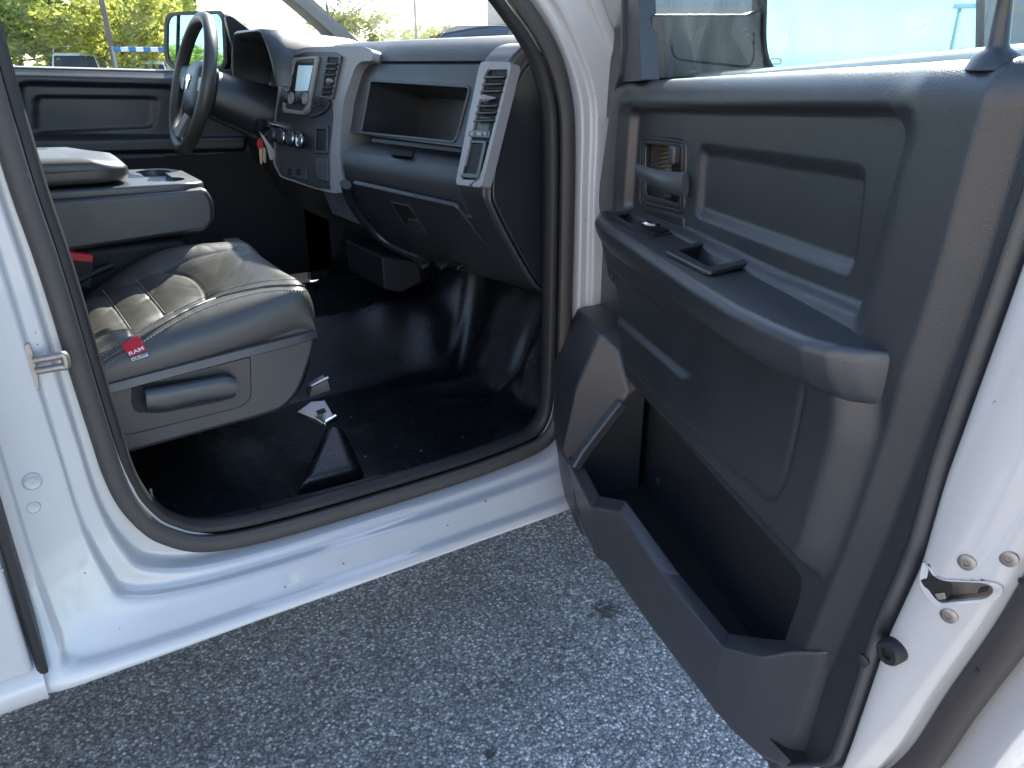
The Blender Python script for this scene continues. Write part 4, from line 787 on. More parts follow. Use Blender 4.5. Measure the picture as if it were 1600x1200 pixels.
for dx, dzv, sc in ((.008, -.001, 1), (.016, -.005, 1), (.023, -.012, 1), (.029, -.022, 1), (.032, -.034, .995), (.033, -.050, .985), (.031, -.066, .98), (.026, -.085, .97)):
    row = []
    for p in dense(last):
        yy2 = -.42+(p[1]+.42)*sc; low = .966-.085
        row.append((p[0]+dx, yy2, max(p[2]+dzv, low) if p[2] > low else p[2]))
    Gc.append(ycurve(row, 0))
cush = grid('cushion', Gc, 'vinyl', seat, angle=180)
cbv = bvh(cush)
def onseat(px, n=8): return [p for p in (onmesh(x, y, cbv, 0) for x, y in [tuple(q) for q in catmull([np.array(q, float) for q in px], n)]) if p is not None]
SEAMS = [[(60, 492), (104, 475), (161, 454), (211, 435), (253, 418), (306, 399), (366, 386)], [(254, 418), (285, 426), (303, 435), (316, 449), (321, 462)], [(111, 474), (128, 502), (145, 538)], [(161, 454), (181, 481), (205, 515)], [(211, 436), (234, 461), (258, 490)], [(321, 462), (264, 485), (198, 517), (150, 540), (100, 570)]]
seam3 = [onseat(q) for q in SEAMS]
vs = np.zeros(len(cush.data.vertices)*3); cush.data.vertices.foreach_get('co', vs); vs = vs.reshape(-1, 3)
for k, q in enumerate(seam3):
    d = sdline(vs[:, 0], vs[:, 1], [(p[0], p[1]) for p in q]); up_ = sstep(.84, .90, vs[:, 2])*(vs[:, 1] > -.652)
    vs[:, 2] -= up_*((.0025 if k < 5 else .001)*np.exp(-(d/.0032)**2)+(.0045 if k < 5 else .006)*np.exp(-(d/.020)**2))
rw = np.random.RandomState(3)
for k in range(40):                                          # soft creases of a used seat
    cx_, cy_, an_, ln_ = rw.uniform(-.05, .44), rw.uniform(-.62, -.22), rw.uniform(0, 3.14), rw.uniform(.02, .06)
    a_ = (vs[:, 0]-cx_)*math.cos(an_)+(vs[:, 1]-cy_)*math.sin(an_); b_ = -(vs[:, 0]-cx_)*math.sin(an_)+(vs[:, 1]-cy_)*math.cos(an_)
    vs[:, 2] -= rw.uniform(.0004, .0012)*np.exp(-(a_/ln_)**2-(b_/.006)**2)*(vs[:, 1] > -.65)
cush.data.vertices.foreach_set('co', vs.ravel()); cush.data.update()
cbv = bvh(cush)
def seam(name, px, r, m, off=.0006, n=10, par=None):
    pts = [onmesh(x, y, cbv, off) for x, y in [tuple(p) for p in catmull([np.array(q, float) for q in px], n)]]
    pts = [p for p in pts if p is not None]
    if len(pts) > 2: return tube(name, pts, r, m, par or cush, n=6)
E0 = [(118, 598), (150, 572), (190, 546), (235, 518), (290, 487), (340, 466), (390, 453), (430, 447), (470, 447), (490, 452)]
seam('piping', E0, .0030, 'vinyl', .0005, 12)
def stitches(px, gap=.006, off=.001):
    pts = [onmesh(x, y, cbv, off) for x, y in [tuple(p) for p in catmull([np.array(q, float) for q in px], 14)]]; pts = [p for p in pts if p is not None]
    L = sum(np.linalg.norm(pts[i+1]-pts[i]) for i in range(len(pts)-1)); q = resample(pts, int(L/gap)*2, False); out = []
    for i in range(0, len(q)-1, 2):
        d = q[i+1]-q[i]; out.append(obox('s', (q[i]+q[i+1])/2, (d, (0, 0, 1), np.cross(d, (0, 0, 1))), (np.linalg.norm(d)*.5, .0008, .0008), 'thread', None, bevel=0))
    return out
stt = stitches([(118, 590), (150, 562), (190, 536), (235, 508), (290, 478), (340, 457), (390, 444), (430, 438), (468, 438), (486, 444)])
stt += stitches([(122, 604), (155, 578), (195, 553), (238, 526), (292, 495), (342, 474), (392, 460), (430, 454), (468, 454), (488, 459)])
sto = join('stitching', stt, cush)
for q in SEAMS[2:5]: seam('seam', q, .0009, 'thread', .0003)
# woven tag sewn in the piping
tp = [onmesh(x, y, cbv, .003) for x, y in ((190, 540), (217, 527), (233, 557), (206, 566))]
tp = [p+unit(np.cross(tp[2]-tp[0], tp[1]-tp[3]))*(.003 if unit(np.cross(tp[2]-tp[0], tp[1]-tp[3])) @ (CAM-tp[0]) > 0 else -.003) for p in tp]
tc_ = sum(tp)/4; tn = unit(np.cross(tp[2]-tp[0], tp[1]-tp[3])); tn = tn if tn @ (CAM-tc_) > 0 else -tn
def tq(a, b, off=0):                                         # a across, b down the tag
    return on(0, 0, (0, 0, 0), (0, 0, 1)) if False else (tp[0]*(1-a)*(1-b)+tp[1]*a*(1-b)+tp[2]*a*b+tp[3]*(1-a)*b)+tn*off
tg = plate('sewn_tag', [tq(0, 0), tq(1, 0), tq(1, 1), tq(0, 1)], tn, .0015, 'trim_fine', cush, bevel=.0004)
plate('red_field', [tq(.0, 0, .0006), tq(1, 0, .0006), tq(1, .74, .0006), tq(.0, .74, .0006)], tn, .0008, 'redcloth', tg, bevel=.0002)
def text(s, o, ex, ey, h, m, par, th=.0004, bold=0):
    cu = bpy.data.curves.new('lettering', 'FONT'); cu.body = s; cu.size = 1; cu.align_x = 'CENTER'; cu.align_y = 'CENTER'; cu.offset = bold; cu.extrude = .02
    ob = bpy.data.objects.new('lettering', cu); C.objects.link(ob); bpy.context.view_layer.update()
    me = bpy.data.meshes.new_from_object(ob.evaluated_get(bpy.context.evaluated_depsgraph_get())); bpy.data.objects.remove(ob)
    xs = [v.co.x for v in me.vertices]; ysv = [v.co.y for v in me.vertices]; wd, ht = max(xs)-min(xs), max(ysv)-min(ysv); xm, ym = (max(xs)+min(xs))/2, (max(ysv)+min(ysv))/2
    ez = unit(np.cross(ex, ey))
    for v in me.vertices:
        p = o+np.array(ex)*((v.co.x-xm)/wd)+np.array(ey)*((v.co.y-ym)/ht)+ez*(th+v.co.z*.01); v.co = p
    me.materials.clear(); me.materials.append(M[m]); return link(bpy.data.objects.new('lettering', me), par)
ex, ey = tq(1, .5)-tq(0, .5), tq(.5, 0)-tq(.5, 1)
text('RAM', tq(.5, .60, .0012), ex*.84, ey*.17, 0, 'white', tg, bold=.02)
plate('white_band', [tq(.03, .82, .0004), tq(.97, .82, .0004), tq(.97, .98, .0004), tq(.03, .98, .0004)], tn, .0006, 'white', tg, bevel=0)
text('WORK GRADE', tq(.5, .90, .0010), ex*.86, ey*.11, 0, 'dark', tg, bold=.01)
# plastic shield below the cushion
def sh(x, y, v=-.668): return onY(x, y, v)
shp = [sh(*p) for p in ((60, 620), (140, 590), (230, 563), (315, 541), (400, 519), (494, 493), (498, 520), (488, 560), (470, 610), (446, 640), (400, 655), (300, 682), (176, 716), (60, 745))]
shield = plate('side_shield', rpoly(shp, [.0, .01, .02, .02, .02, .012, .02, .03, .03, .03, .02, .02, .0, .0], 4), (0, -1, 0), .02, 'trim_light', seat, bevel=.009, seg=4)
Gw = []
cont = catmull([np.array((.455, .912)), np.array((.462, .88)), np.array((.452, .83)), np.array((.428, .775)), np.array((.39, .742))], 6)
grid('shield_front', [[(x+.03*sstep(-.66, -.5, y)*1.0-.02*((y+.42)/.26)**4, y, z) for y in np.linspace(-.675, -.165, 20)] for x, z in cont], 'trim_light', shield, angle=180)
sweep('shield_lip', catmull([sh(140, 612, -.676), sh(230, 588, -.676), sh(315, 566, -.677), sh(392, 546, -.677), sh(470, 526, -.674), sh(492, 518, -.668)], 5), [(-.006, -.004), (-.004, .003), (.010, .006), (.014, -.002)], (0, -1, 0), 'trim_light', shield, angle=60)
ipo = rpoly([sh(*p, -.6695) for p in ((60, 646), (147, 619), (392, 557), (394, 622), (378, 637), (196, 682), (165, 668), (140, 640))], [.0, .0, .006, .02, .02, .02, .02, .0])
plate('recliner_panel', ipo, (0, -1, 0), .006, 'trim', shield, bevel=.0025)
plate('lever_recess', rpoly([sh(*p, -.6703) for p in ((205, 606), (216, 600), (360, 584), (369, 590), (370, 620), (345, 628), (250, 646), (212, 645), (205, 632))], .012), (0, -1, 0), .004, 'dark', shield, bevel=.001)
lv0 = [sh(*p, -.690) for p in ((226, 609), (260, 603), (310, 594), (350, 587), (368, 590))]; lv1 = [sh(*p, -.690) for p in ((228, 641), (262, 640), (310, 628), (350, 622), (366, 618))]
Gl = []
for p, q in zip(catmull(lv0, 6), catmull(lv1, 6)):
    m_, d = (p+q)/2, (p-q)/2; Gl.append([m_+d*math.copysign(abs(math.cos(t))**.7, math.cos(t))+np.array([0, -.014*math.copysign(abs(math.sin(t))**.7, math.sin(t)), 0]) for t in np.linspace(0, 2*math.pi, 19)[:-1]])
grid('recline_lever', Gl, 'trim_light', shield, closed_v=True, cap=True, angle=60)
# seat back
bk = []
for z, xf, xb in ((.86, -.06, -.16), (.95, -.02, -.16), (1.05, -.025, -.18), (1.2, -.06, -.21), (1.35, -.105, -.245), (1.47, -.15, -.26), (1.52, -.19, -.25)):
    pts = [(xb, -.60), (xb+.02, -.65), (xf-.02, -.672), (xf+.040, -.655), (xf+.048, -.63), (xf+.035, -.60), (xf, -.54), (xf-.01, -.42), (xf, -.30), (xf+.035, -.24), (xf+.045, -.21), (xf-.02, -.172), (xb+.02, -.19), (xb, -.24)]
    bk.append([np.array([a, b, z]) for a, b in [tuple(p) for p in catmull([np.array(p) for p in pts], 3, closed=True)]])
back = grid('backrest', bk, 'vinyl', seat, closed_v=True, cap=True, angle=60)
tube('piping', [p[6]+np.array([.0, -.004, 0]) for p in bk], .003, 'vinyl', back)
tube('piping', [p[11]+np.array([.003, -.001, 0]) for p in bk], .003, 'vinyl', back)
hr = boxm('headrest', (-.27, -.55, 1.56), (-.17, -.29, 1.74), 'vinyl', seat, bevel=.04, seg=5)
# seat-belt buckle
bkl = obox('buckle', onY(126, 424, -.186), ((.25, 0, 1), (1, 0, -.25), (0, 1, 0)), (.036, .024, .013), 'dark', seat, bevel=.005)
obox('buckle_button', onY(124, 401, -.186), ((.25, 0, 1), (1, 0, -.25), (0, 1, 0)), (.008, .0248, .0138), 'red', bkl, bevel=.002)
tube('buckle_stalk', catmull([onY(120, 440, -.195), onY(150, 425, -.19), onY(175, 415, -.18)], 6), .008, 'dark', bkl)
# track and bracket under the front edge
tk = plate('seat_track', rpoly([onY(x, y, -.50) for x, y in ((487, 607), (512, 592), (516, 610), (484, 621))], .002), (0, -1, 0), .03, 'steel', seat, bevel=.002)
sweep('track_edge', [onY(486, 603, -.503), onY(513, 590, -.503)], circ(.0035, n=8), (0, -1, 0), 'chrome', tk)
brk = mk('seat_bracket', [onZ(464, 644, .70), onZ(486, 628, .71), onZ(507, 626, .705), onZ(521, 650, .685), onZ(506, 664, .675), onZ(494, 656, .685), onZ(466, 644, .66), onZ(521, 652, .66), onZ(506, 668, .645)], [(0, 1, 2, 3, 4, 5), (0, 5, 6), (3, 7, 8, 4), (4, 8, 6, 5)], 'steel', seat, bevel=.003)
plate('bracket_hole', rpoly([onZ(493, 642, .702), onZ(507, 637, .704), onZ(510, 643, .70), onZ(497, 648, .70)], .003), (-.3, -.4, 1), .002, 'dark', brk, bevel=0)
obox('bracket_tongue', onZ(516, 657, .678), (onZ(527, 650, .68)-onZ(506, 662, .676), (0, 0, 1), (.3, -1, -.4)), (.018, .005, .004), 'chrome', brk, bevel=.002)
# ---- centre console that folds down between the seats
def cy(x, y, v): return onY(x, y, v)
con = plate('center_console', rpoly([np.array(p) for p in ((-.22, -.18, .975), (.05, -.18, .985), (.375, -.18, 1.000), (.40, -.18, 1.02), (.404, -.18, 1.07), (.39, -.18, 1.098), (-.22, -.18, 1.10))], [.0, .0, .02, .02, .02, .01, .0]), (0, -1, 0), .36, 'trim', truck, bevel=.012, seg=4)
boxm('console_base', (-.2, -.15, .62), (.34, .13, .99), 'dark', con, bevel=.02)
tray = plate('cup_holder_tray', rpoly([(-.1, -.170, 1.118), (.36, -.170, 1.112), (.398, -.135, 1.108), (.40, .11, 1.108), (.36, .15, 1.112), (-.1, .15, 1.118)], [.0, .03, .03, .03, .03, .0]), (0, 0, 1), .022, 'trim_light', con, bevel=.007, seg=4)
holes = []
for x, y, r in ((.325, .08, .042), (.325, -.08, .042)):
    t = lathe('cutter', (x, y, 1.06), (0, 0, 1), [(r*.9, 0), (r, .07)], 'dark', None, n=28); holes.append(t)
holes.append(boxm('cutter', (.29, -.06, 1.085), (.345, .06, 1.13), 'dark', None, bevel=0))
bake(tray); cut(tray, holes)
lid = []
lo = rpoly([(-.22, -.160), (.20, -.160), (.245, -.13), (.252, .11), (.20, .14), (-.22, .14)], [.0, .05, .06, .06, .05, .0]); lcen = np.array([.0, -.01])
for z, s in ((1.122, .93), (1.125, .985), (1.135, 1.0), (1.149, 1.0), (1.153, .985), (1.156, .985), (1.160, 1.0), (1.172, .985), (1.181, .94), (1.186, .85), (1.188, .6)):
    lid.append([np.array([lcen[0]+(p[0]-lcen[0])*s if p[0] > 0 else p[0], lcen[1]+(p[1]-lcen[1])*(s if z > 1.0 else 1), z-.02*sstep(.1, .26, p[0])*(z > 1.15)]) for p in lo])
grid('console_lid', lid, 'vinyl', con, closed_v=True, cap=True, angle=70)
lathe('lid_pin', (.30, -.181, 1.045), (0, -1, 0), [(.003, -.002), (.003, .001), (.0005, .001)], 'trim_light', con, n=8)
obox('console_latch', (.47, -.02, .93), ((1, 0, 0), (0, 1, 0), (0, 0, 1)), (.02, .03, .012), 'trim_light', con, bevel=.004)
# ---- keys hanging from the lock
keys = tag(empty('key_ring', (.655, .306, 1.15)), 'two keys with a red head and a paper tag hanging from the ignition lock', 'keys')
ko = np.array([.655, .306, 1.15])
def kq(x, y): return onY(x, y, .306)-ko
tube('ring', [kq(412, 205)+np.array([.012*math.cos(t), 0, .012*math.sin(t)]) for t in np.linspace(0, 2*math.pi, 17)[:-1]], .0012, 'steel', keys, ref=(0, 1, 0), n=6, closed=True)
plate('key_fob', rpoly([kq(410, 192), kq(420, 192), kq(424, 206), kq(414, 212), kq(408, 204)], .004), (0, -1, 0), .01, 'dark', keys, bevel=.002)
plate('key_head', rpoly([kq(405, 216), kq(410, 218), kq(413, 231), kq(404, 233), kq(401, 224)], .005), (0, -1, 0), .004, 'red', keys, bevel=.001)
plate('key_blade', rpoly([kq(405, 232), kq(410, 232), kq(410, 255), kq(408, 258), kq(406, 254)], .002), (-.3, -1, 0), .0025, 'brass', keys, bevel=.0005)
plate('key_blade', rpoly([kq(411, 231), kq(415, 231), kq(416, 252), kq(414, 256), kq(411, 251)], .002), (.3, -1, 0), .0025, 'brass', keys, bevel=.0005)
plate('paper_tag', rpoly([kq(404, 204), kq(412, 212), kq(429, 236), kq(429, 249), kq(422, 250), kq(416, 228)], .003), (-.4, -1, .1), .001, 'tagwhite', keys, bevel=0)
# ---- what stands round the parking lot
def bg(px, d, py=None):                                      # ground point in the direction of a column, at distance d
    az = AZ - math.atan((px-800)/1302.0); q = np.array([CAM[0]+d*math.cos(az), CAM[1]+d*math.sin(az), 0.0])
    if py is None: return q
    r = ray(px, py); return q, CAM[2]+d*r[2]/math.hypot(r[0], r[1])
def leafmat(name, a, b, tr=.55):
    m = bpy.data.materials.new(name); m.use_nodes = True; nt = m.node_tree; nt.nodes.clear(); out = nt.nodes.new('ShaderNodeOutputMaterial')
    ge = nt.nodes.new('ShaderNodeNewGeometry'); cr = nt.nodes.new('ShaderNodeMixRGB'); cr.inputs[1].default_value = (*a, 1); cr.inputs[2].default_value = (*b, 1)
    nt.links.new(ge.outputs['Random Per Island'], cr.inputs[0])
    d = nt.nodes.new('ShaderNodeBsdfDiffuse'); t = nt.nodes.new('ShaderNodeBsdfTranslucent'); mx = nt.nodes.new('ShaderNodeMixShader'); mx.inputs[0].default_value = tr
    for n in (d, t): nt.links.new(cr.outputs[0], n.inputs[0])
    nt.links.new(d.outputs[0], mx.inputs[1]); nt.links.new(t.outputs[0], mx.inputs[2]); nt.links.new(mx.outputs[0], out.inputs[0]); return m
M['leaf_pine'] = leafmat('pine_needles', (.22, .28, .07), (.46, .50, .15))
M['leaf_yellow'] = leafmat('yellow_green_leaves', (.34, .37, .07), (.55, .54, .14))
M['leaf_green'] = leafmat('green_leaves', (.30, .38, .10), (.58, .62, .20))
M['bark'] = mat('bark', (.10, .08, .065), .9, grain=30, bump=.5)
M['palebark'] = mat('pale_bark', (.28, .26, .23), .9)
M['wall'] = mat('grey_wall_panel', (.34, .36, .36), .7, var=.08)
M['band'] = mat('beige_band', (.42, .38, .30), .7)
M['wood'] = mat('weathered_pole_wood', (.16, .13, .11), .9)
M['galv'] = mat('galvanised_pole', (.30, .30, .30), .5, metal=.4)
M['blue'] = mat('blue_paint', (.03, .16, .42), .4)
M['whitep'] = mat('white_matt_paint', (.75, .75, .74), .5)
M['carblue'] = mat('dark_blue_car_paint', (.03, .05, .09), .25, coat=.7)
M['carred'] = mat('red_car_paint', (.35, .03, .03), .25, coat=.7)
M['carwhite'] = mat('white_car_paint', (.75, .75, .74), .25, coat=.7)
M['carglass'] = mat('car_glass', (.02, .025, .03), .05)
M['tail'] = mat('tail_lamp_plastic', (.45, .02, .02), .2)
M['bounce_wall'] = mat('tan_bounce_wall', (.46, .36, .27), .8, var=.1)
M['bounce_ground'] = mat('pale_bounce_ground', (.50, .47, .42), .8, grain=40, bump=.2, var=.1)
pv_ = grid('bounce_apron', [[(x, y, .004) for y in (-60, -30, -12, -5.5)] for x in (-60, -20, 0, 20, 60)], 'bounce_ground'); tag(pv_, kind='structure')  # pale sheet added out of view to bounce sunlight onto the truck
def limb(V, Fc, a, b, r0, r1, n=6):
    a, b = np.array(a, float), np.array(b, float); d = unit(b-a); s = unit(np.cross(d, (.3, .9, .2))); t = np.cross(d, s); k = len(V)
    for p, r in ((a, r0), (b, r1)): V += [p+(s*math.cos(2*math.pi*i/n)+t*math.sin(2*math.pi*i/n))*r for i in range(n)]
    Fc += [(k+i, k+(i+1) % n, k+n+(i+1) % n, k+n+i) for i in range(n)]
def make_tree(name, h, r, n, leaf, lm, seed, shape='round', bark='bark', bare=False):
    rn = random.Random(seed); root = empty(name); V, Fc = [], []; tips = []
    seg = [np.array([0, 0, 0.])]
    for k in range(1, 7): seg.append(np.array([rn.uniform(-.03, .03)*h, rn.uniform(-.03, .03)*h, h*.95*k/6]))
    for k in range(6): limb(V, Fc, seg[k], seg[k+1], .022*h*(1-k/6.6), .022*h*(1-(k+1)/6.6), 8)
    for k in range(34 if not bare else 46):
        f = rn.uniform(.12, .97) if shape != 'round' else rn.uniform(.18, .95); i = min(5, int(f*6)); p = seg[i]+(seg[i+1]-seg[i])*(f*6-i)
        reach = r*((1.05-f) if shape == 'cone' else math.sqrt(max(.05, 1-((f-.55)/.5)**2)))*rn.uniform(.6, 1.1); a = rn.uniform(0, 6.283)
        q = p+np.array([math.cos(a)*reach, math.sin(a)*reach, reach*(rn.uniform(-.1, .25) if shape == 'cone' else rn.uniform(.1, .8))])
        m_ = (p+q)/2+np.array([0, 0, reach*.08]); limb(V, Fc, p, m_, .006*h*(1.1-f), .004*h*(1.1-f), 5); limb(V, Fc, m_, q, .004*h*(1.1-f), .001*h, 5)
        tips += [(m_, q)]
        if bare:
            for _ in range(7):
                c = m_+(q-m_)*rn.random(); e = c+np.array([rn.uniform(-1, 1), rn.uniform(-1, 1), rn.uniform(.2, 1.2)])*r*.3; limb(V, Fc, c, e, .0022*h, .0008*h, 4)
                for _ in range(3): g = c+(e-c)*rn.random(); limb(V, Fc, g, g+np.array([rn.uniform(-1, 1), rn.uniform(-1, 1), rn.uniform(.1, 1)])*r*.14, .0012*h, .0006*h, 3)
    mk('trunk', V, Fc, bark, root)
    V, Fc = [], []
    cl = []
    for m_, q in tips:
        for _ in range(5): cl.append((m_+(q-m_)*rn.uniform(.0, 1.08), r*rn.uniform(.10, .24)))
    for k in range(n):
        c, s = cl[rn.randrange(len(cl))]; p = c+np.array([rn.gauss(0, 1), rn.gauss(0, 1), rn.gauss(0, .7)])*s*.62
        a = unit([rn.gauss(0, 1), rn.gauss(0, 1), rn.gauss(0, .6)]); b = unit(np.cross(a, [rn.gauss(0, 1), rn.gauss(0, 1), rn.gauss(0, 1)])); l = leaf*rn.uniform(.6, 1.3); j = len(V)
        V += [p-a*l, p+b*l*.45, p+a*l, p-b*l*.45]; Fc.append((j, j+1, j+2, j+3))
    if n: mk('crown', V, Fc, lm, root, smooth=False)
    return root
def copy_tree(o, parent=None):
    c = o.copy(); C.objects.link(c); c.parent = parent
    for ch in o.children: copy_tree(ch, c)
    return c
def put(o, px, d, s=1, rz=0, label=None, cat=None, group=None):
    q = bg(px, d); o.location = q; o.scale = (s, s, s); o.rotation_euler = (0, 0, rz); return tag(o, label, cat, group)
pine = make_tree('pine_tree', 10, 3.0, 6500, .22, 'leaf_pine', 3, 'cone')
spots = [(-70, 44, 1.05, 'tall dark pine at the left edge of the view, left of the other pines'), (30, 50, 1.15, 'tall pine behind the white van, second pine from the left'), (262, 62, 1.15, 'far pine rising behind the truck\'s driver side mirror'), (205, 66, 1.2, 'tall dark pine behind the yellow bush and wooden pole')]
for i, (px, d, s, lb) in enumerate(spots): put(pine if i == 0 else copy_tree(pine), px, d, s, i*1.7, lb, 'tree', 'pines beyond the parking lot')
oak = make_tree('leafy_tree', 7.5, 2.9, 6000, .19, 'leaf_green', 11)
for i, (px, d, s, lb) in enumerate([(-10, 40, .85, 'light green leafy tree at far left, in front of the pines'), (98, 42, 1.0, 'light green leafy tree standing behind the white van'), (160, 46, 1.1, 'bushy green tree just left of the wooden pole'), (320, 48, .8, 'green leafy tree partly behind the driver side mirror')]):
    put(oak if i == 0 else copy_tree(oak), px, d, s, 2.1*i+.4, lb, 'tree', 'leafy trees beyond the parking lot')
bush = make_tree('yellow_shrub', 3.2, 1.9, 3200, .13, 'leaf_yellow', 21)
for i, (px, d, s, lb) in enumerate([(196, 38, 1.15, 'yellow green shrub under the striped bar by the wooden pole'), (240, 40, .95, 'yellow green shrub behind the low white car'), (562, 42, 1.05, 'golden shrub under the bare tree, seen through the windshield'), (130, 39, 1.0, 'yellow green shrub to the right of the white van'), (690, 60, 1.1, 'olive shrub right of the thin light pole, seen over the dashboard')]):
    put(bush if i == 0 else copy_tree(bush), px, d, s, 1.3*i, lb, 'shrub', 'yellow shrubs beyond the parking lot')
put(make_tree('bare_tree', 6.5, 2.6, 350, .10, 'leaf_green', 31, bark='palebark', bare=True), 522, 44, 1, 0, 'bare spring tree with fine pale branches seen through the windshield', 'tree')
# hedge line far off
V, Fc = [], []; rn = random.Random(5)
for k in range(9000):
    px = rn.uniform(470, 860); d = rn.uniform(84, 100); q = bg(px, d); hz = 3.6+1.0*math.sin(px*.05)+.6*math.sin(px*.13+1); z = rn.random()**.7*hz; p = q+(0, 0, z)
    a = unit([rn.gauss(0, 1), rn.gauss(0, 1), rn.gauss(0, 1)]); b = unit(np.cross(a, [rn.gauss(0, 1), rn.gauss(0, 1), 1])); l = .38*rn.uniform(.6, 1.2); j = len(V)
    V += [p-a*l, p+b*l*.5, p+a*l, p-b*l*.5]; Fc.append((j, j+1, j+2, j+3))
wd = mk('far_thicket', V, Fc, 'leaf_green', None, smooth=False); tag(wd, 'distant thicket along the horizon seen over the dashboard', 'thicket', kind='stuff')
# poles and the striped bar
q, z0 = bg(182, 36, 104); t = empty('utility_pole', q)
tag(t, 'brown wooden pole leaning a little in front of the trees', 'pole')
sweep('pole', [np.array([0, 0, 0]), np.array([-.12, .08, 4]), np.array([-.32, .22, 9])], circ(.10, n=10), (0, 1, 0), 'wood', t)
obox('cross_arm', (-.28, .2, 8.2), ((.6, .8, 0), (0, 0, 1), (.8, -.6, 0)), (1.1, .06, .06), 'wood', t, bevel=.01)
q1, z1 = bg(181, 35, 77); q2, z2 = bg(262, 35, 77); t = empty('striped_bar', q1); tag(t, 'horizontal blue and white striped bar beside the wooden pole', 'barrier')
for k in range(7):
    a, b = (q2-q1)*k/7+(0, 0, z1), (q2-q1)*(k+1)/7+(0, 0, z1); sweep('bar_section', [a, b], circ(.09, n=10), (0, 0, 1), 'blue' if k % 2 == 0 else 'whitep', t)
sweep('bar_post', [np.array([0, 0, 0.]), np.array([0, 0, z1+.1])], circ(.06, n=8), (0, 1, 0), 'galv', t)
sweep('bar_post', [(q2-q1), (q2-q1)+(0, 0, z1+.1)], circ(.06, n=8), (0, 1, 0), 'galv', t)
q = bg(652, 52); t = empty('light_pole', q); tag(t, 'thin dark light pole seen through the middle of the windshield', 'lamp post')
lathe('pole', (0, 0, 0), (0, 0, 1), [(.22, 0), (.22, .6), (.09, .62), (.06, 9)], 'galv', t, n=14); obox('lamp_head', (.5, -.3, 9.02), ((.8, -.5, 0), (.5, .8, 0), (0, 0, 1)), (.55, .16, .08), 'galv', t, bevel=.02)
# vehicles
def car(name, label, cat, loc, rz, paint, L=4.7, Wd=1.85, H=1.75, kind='suv', rack=False):
    t = tag(empty(name, loc), label, cat); t.rotation_euler = (0, 0, rz); w2 = Wd/2; bl = H*.60; g = .22
    body = [(-L/2, g+.1), (-L/2, bl*.95), (-L/2+.1, bl), (L/2-1.25, bl), (L/2-.2, bl*.82), (L/2, bl*.62), (L/2, g), (-L/2+.1, g)]
    G = [[(x, s*w2*(1-.05*(z/bl)**2), z) for x, z in [tuple(p[:2]) for p in rpoly([np.array(p) for p in body], .12)]] for s in (-1, -.9, .9, 1)]
    for i, s in ((0, .98), (3, .98)): G[i] = [(x*.99, y, g+(z-g)*.97+.01) for x, y, z in G[i]]
    b = grid('body', G, paint, t, closed_v=True, cap=True, angle=40)
    xr, xf = (-L/2+.08, L/2-1.9) if kind != 'sedan' else (-L/2+.95, L/2-2.0)
    cab = [[(xr-.04, s*w2*.95, bl-.02), (xf+.75, s*w2*.95, bl-.02), (xf, s*w2*.78, H-.05), (xf-.15, s*w2*.74, H), (xr+.35, s*w2*.74, H), (xr+.22, s*w2*.78, H-.05)] for s in (-1, 1)]
    grid('cabin', cab, paint, t, closed_v=True, cap=True, angle=40, bevel=.04)
    for s in (-1, 1):
        for f0, f1 in ((.06, .33), (.36, .64), (.67, .93)):
            pt = lambda f, up: np.array([(xr+(xf+.7-xr)*f)*(1-up)+(xr+.3+(xf-.15-xr-.3)*f)*up, s*w2*(.95-.185*up)+s*.012, bl+.03+(H-.10-bl)*up])
            plate('side_window', rpoly([pt(f0, .06), pt(f1, .06), pt(f1, .90), pt(f0, .90)], .05), (0, s, .3), .02, 'carglass', t, bevel=.004)
    wp_ = [np.array([xf+.70, a*w2*.86, bl+.05]) for a in (-1, 1)]+[np.array([xf+.06, a*w2*.74, H-.10]) for a in (1, -1)]; nn = unit((H-bl, 0, .75)); plate('windscreen', rpoly([p+nn*.03 for p in wp_], .06), nn, .02, 'carglass', t, bevel=.004)
    rp = [np.array([xr-.01, a*w2*.84, bl+.06]) for a in (-1, 1)]+[np.array([xr+.17, a*w2*.74, H-.12]) for a in (1, -1)]; plate('rear_screen', rpoly([p+np.array([-.035, 0, 0]) for p in rp], .06), (-1, 0, .3), .02, 'carglass', t, bevel=.004)
    for s in (-1, 1):
        boxm('tail_lamp', (-L/2-.015, s*w2*.86-.1, bl*.62), (-L/2+.1, s*w2*.86+.09, bl*.88), 'tail', t, bevel=.02); boxm('headlight', (L/2-.14, s*w2*.72-.18, bl*.60), (L/2+.012, s*w2*.72+.18, bl*.74), 'chrome', t, bevel=.03)
        for x in (-L/2+.9, L/2-.95):
            wh = lathe('wheel', (x, s*(w2-.2), .34), (0, s, 0), [(.20, 0), (.33, .0), (.345, .04), (.345, .18), (.33, .215), (.22, .21), (.20, .18)], 'rubber', t, n=26); lathe('rim', (x, s*(w2-.2), .34), (0, s, 0), [(.215, .17), (.21, .20), (.12, .185), (.05, .20), (.001, .20)], 'silver', wh, n=20)
    if rack:
        for x in (xr+.5, (xr+xf)/2, xf-.3):
            tube('rack_bar', [np.array([x, -w2*.74, H]), np.array([x, -w2*.7, H+.22]), np.array([x, w2*.7, H+.22]), np.array([x, w2*.74, H])], .025, 'whitep', t)
        for s in (-1, 1): tube('rack_rail', [np.array([xr+.4, s*w2*.6, H+.23]), np.array([xf-.2, s*w2*.6, H+.23])], .025, 'whitep', t)
    return t
d1 = AZ - math.atan((118-800)/1302.)
car('parked_van', 'white van with roof rack parked in front of the trees at far left', 'van', bg(118, 40), d1, 'carwhite', 5.2, 1.9, 1.78, rack=True)
d2 = AZ - math.atan((234-800)/1302.)
car('parked_car', 'low white car parked right of the van, only its roof showing', 'car', bg(234, 38), d2, 'carwhite', 4.6, 1.35, 1.36+.10, 'sedan')
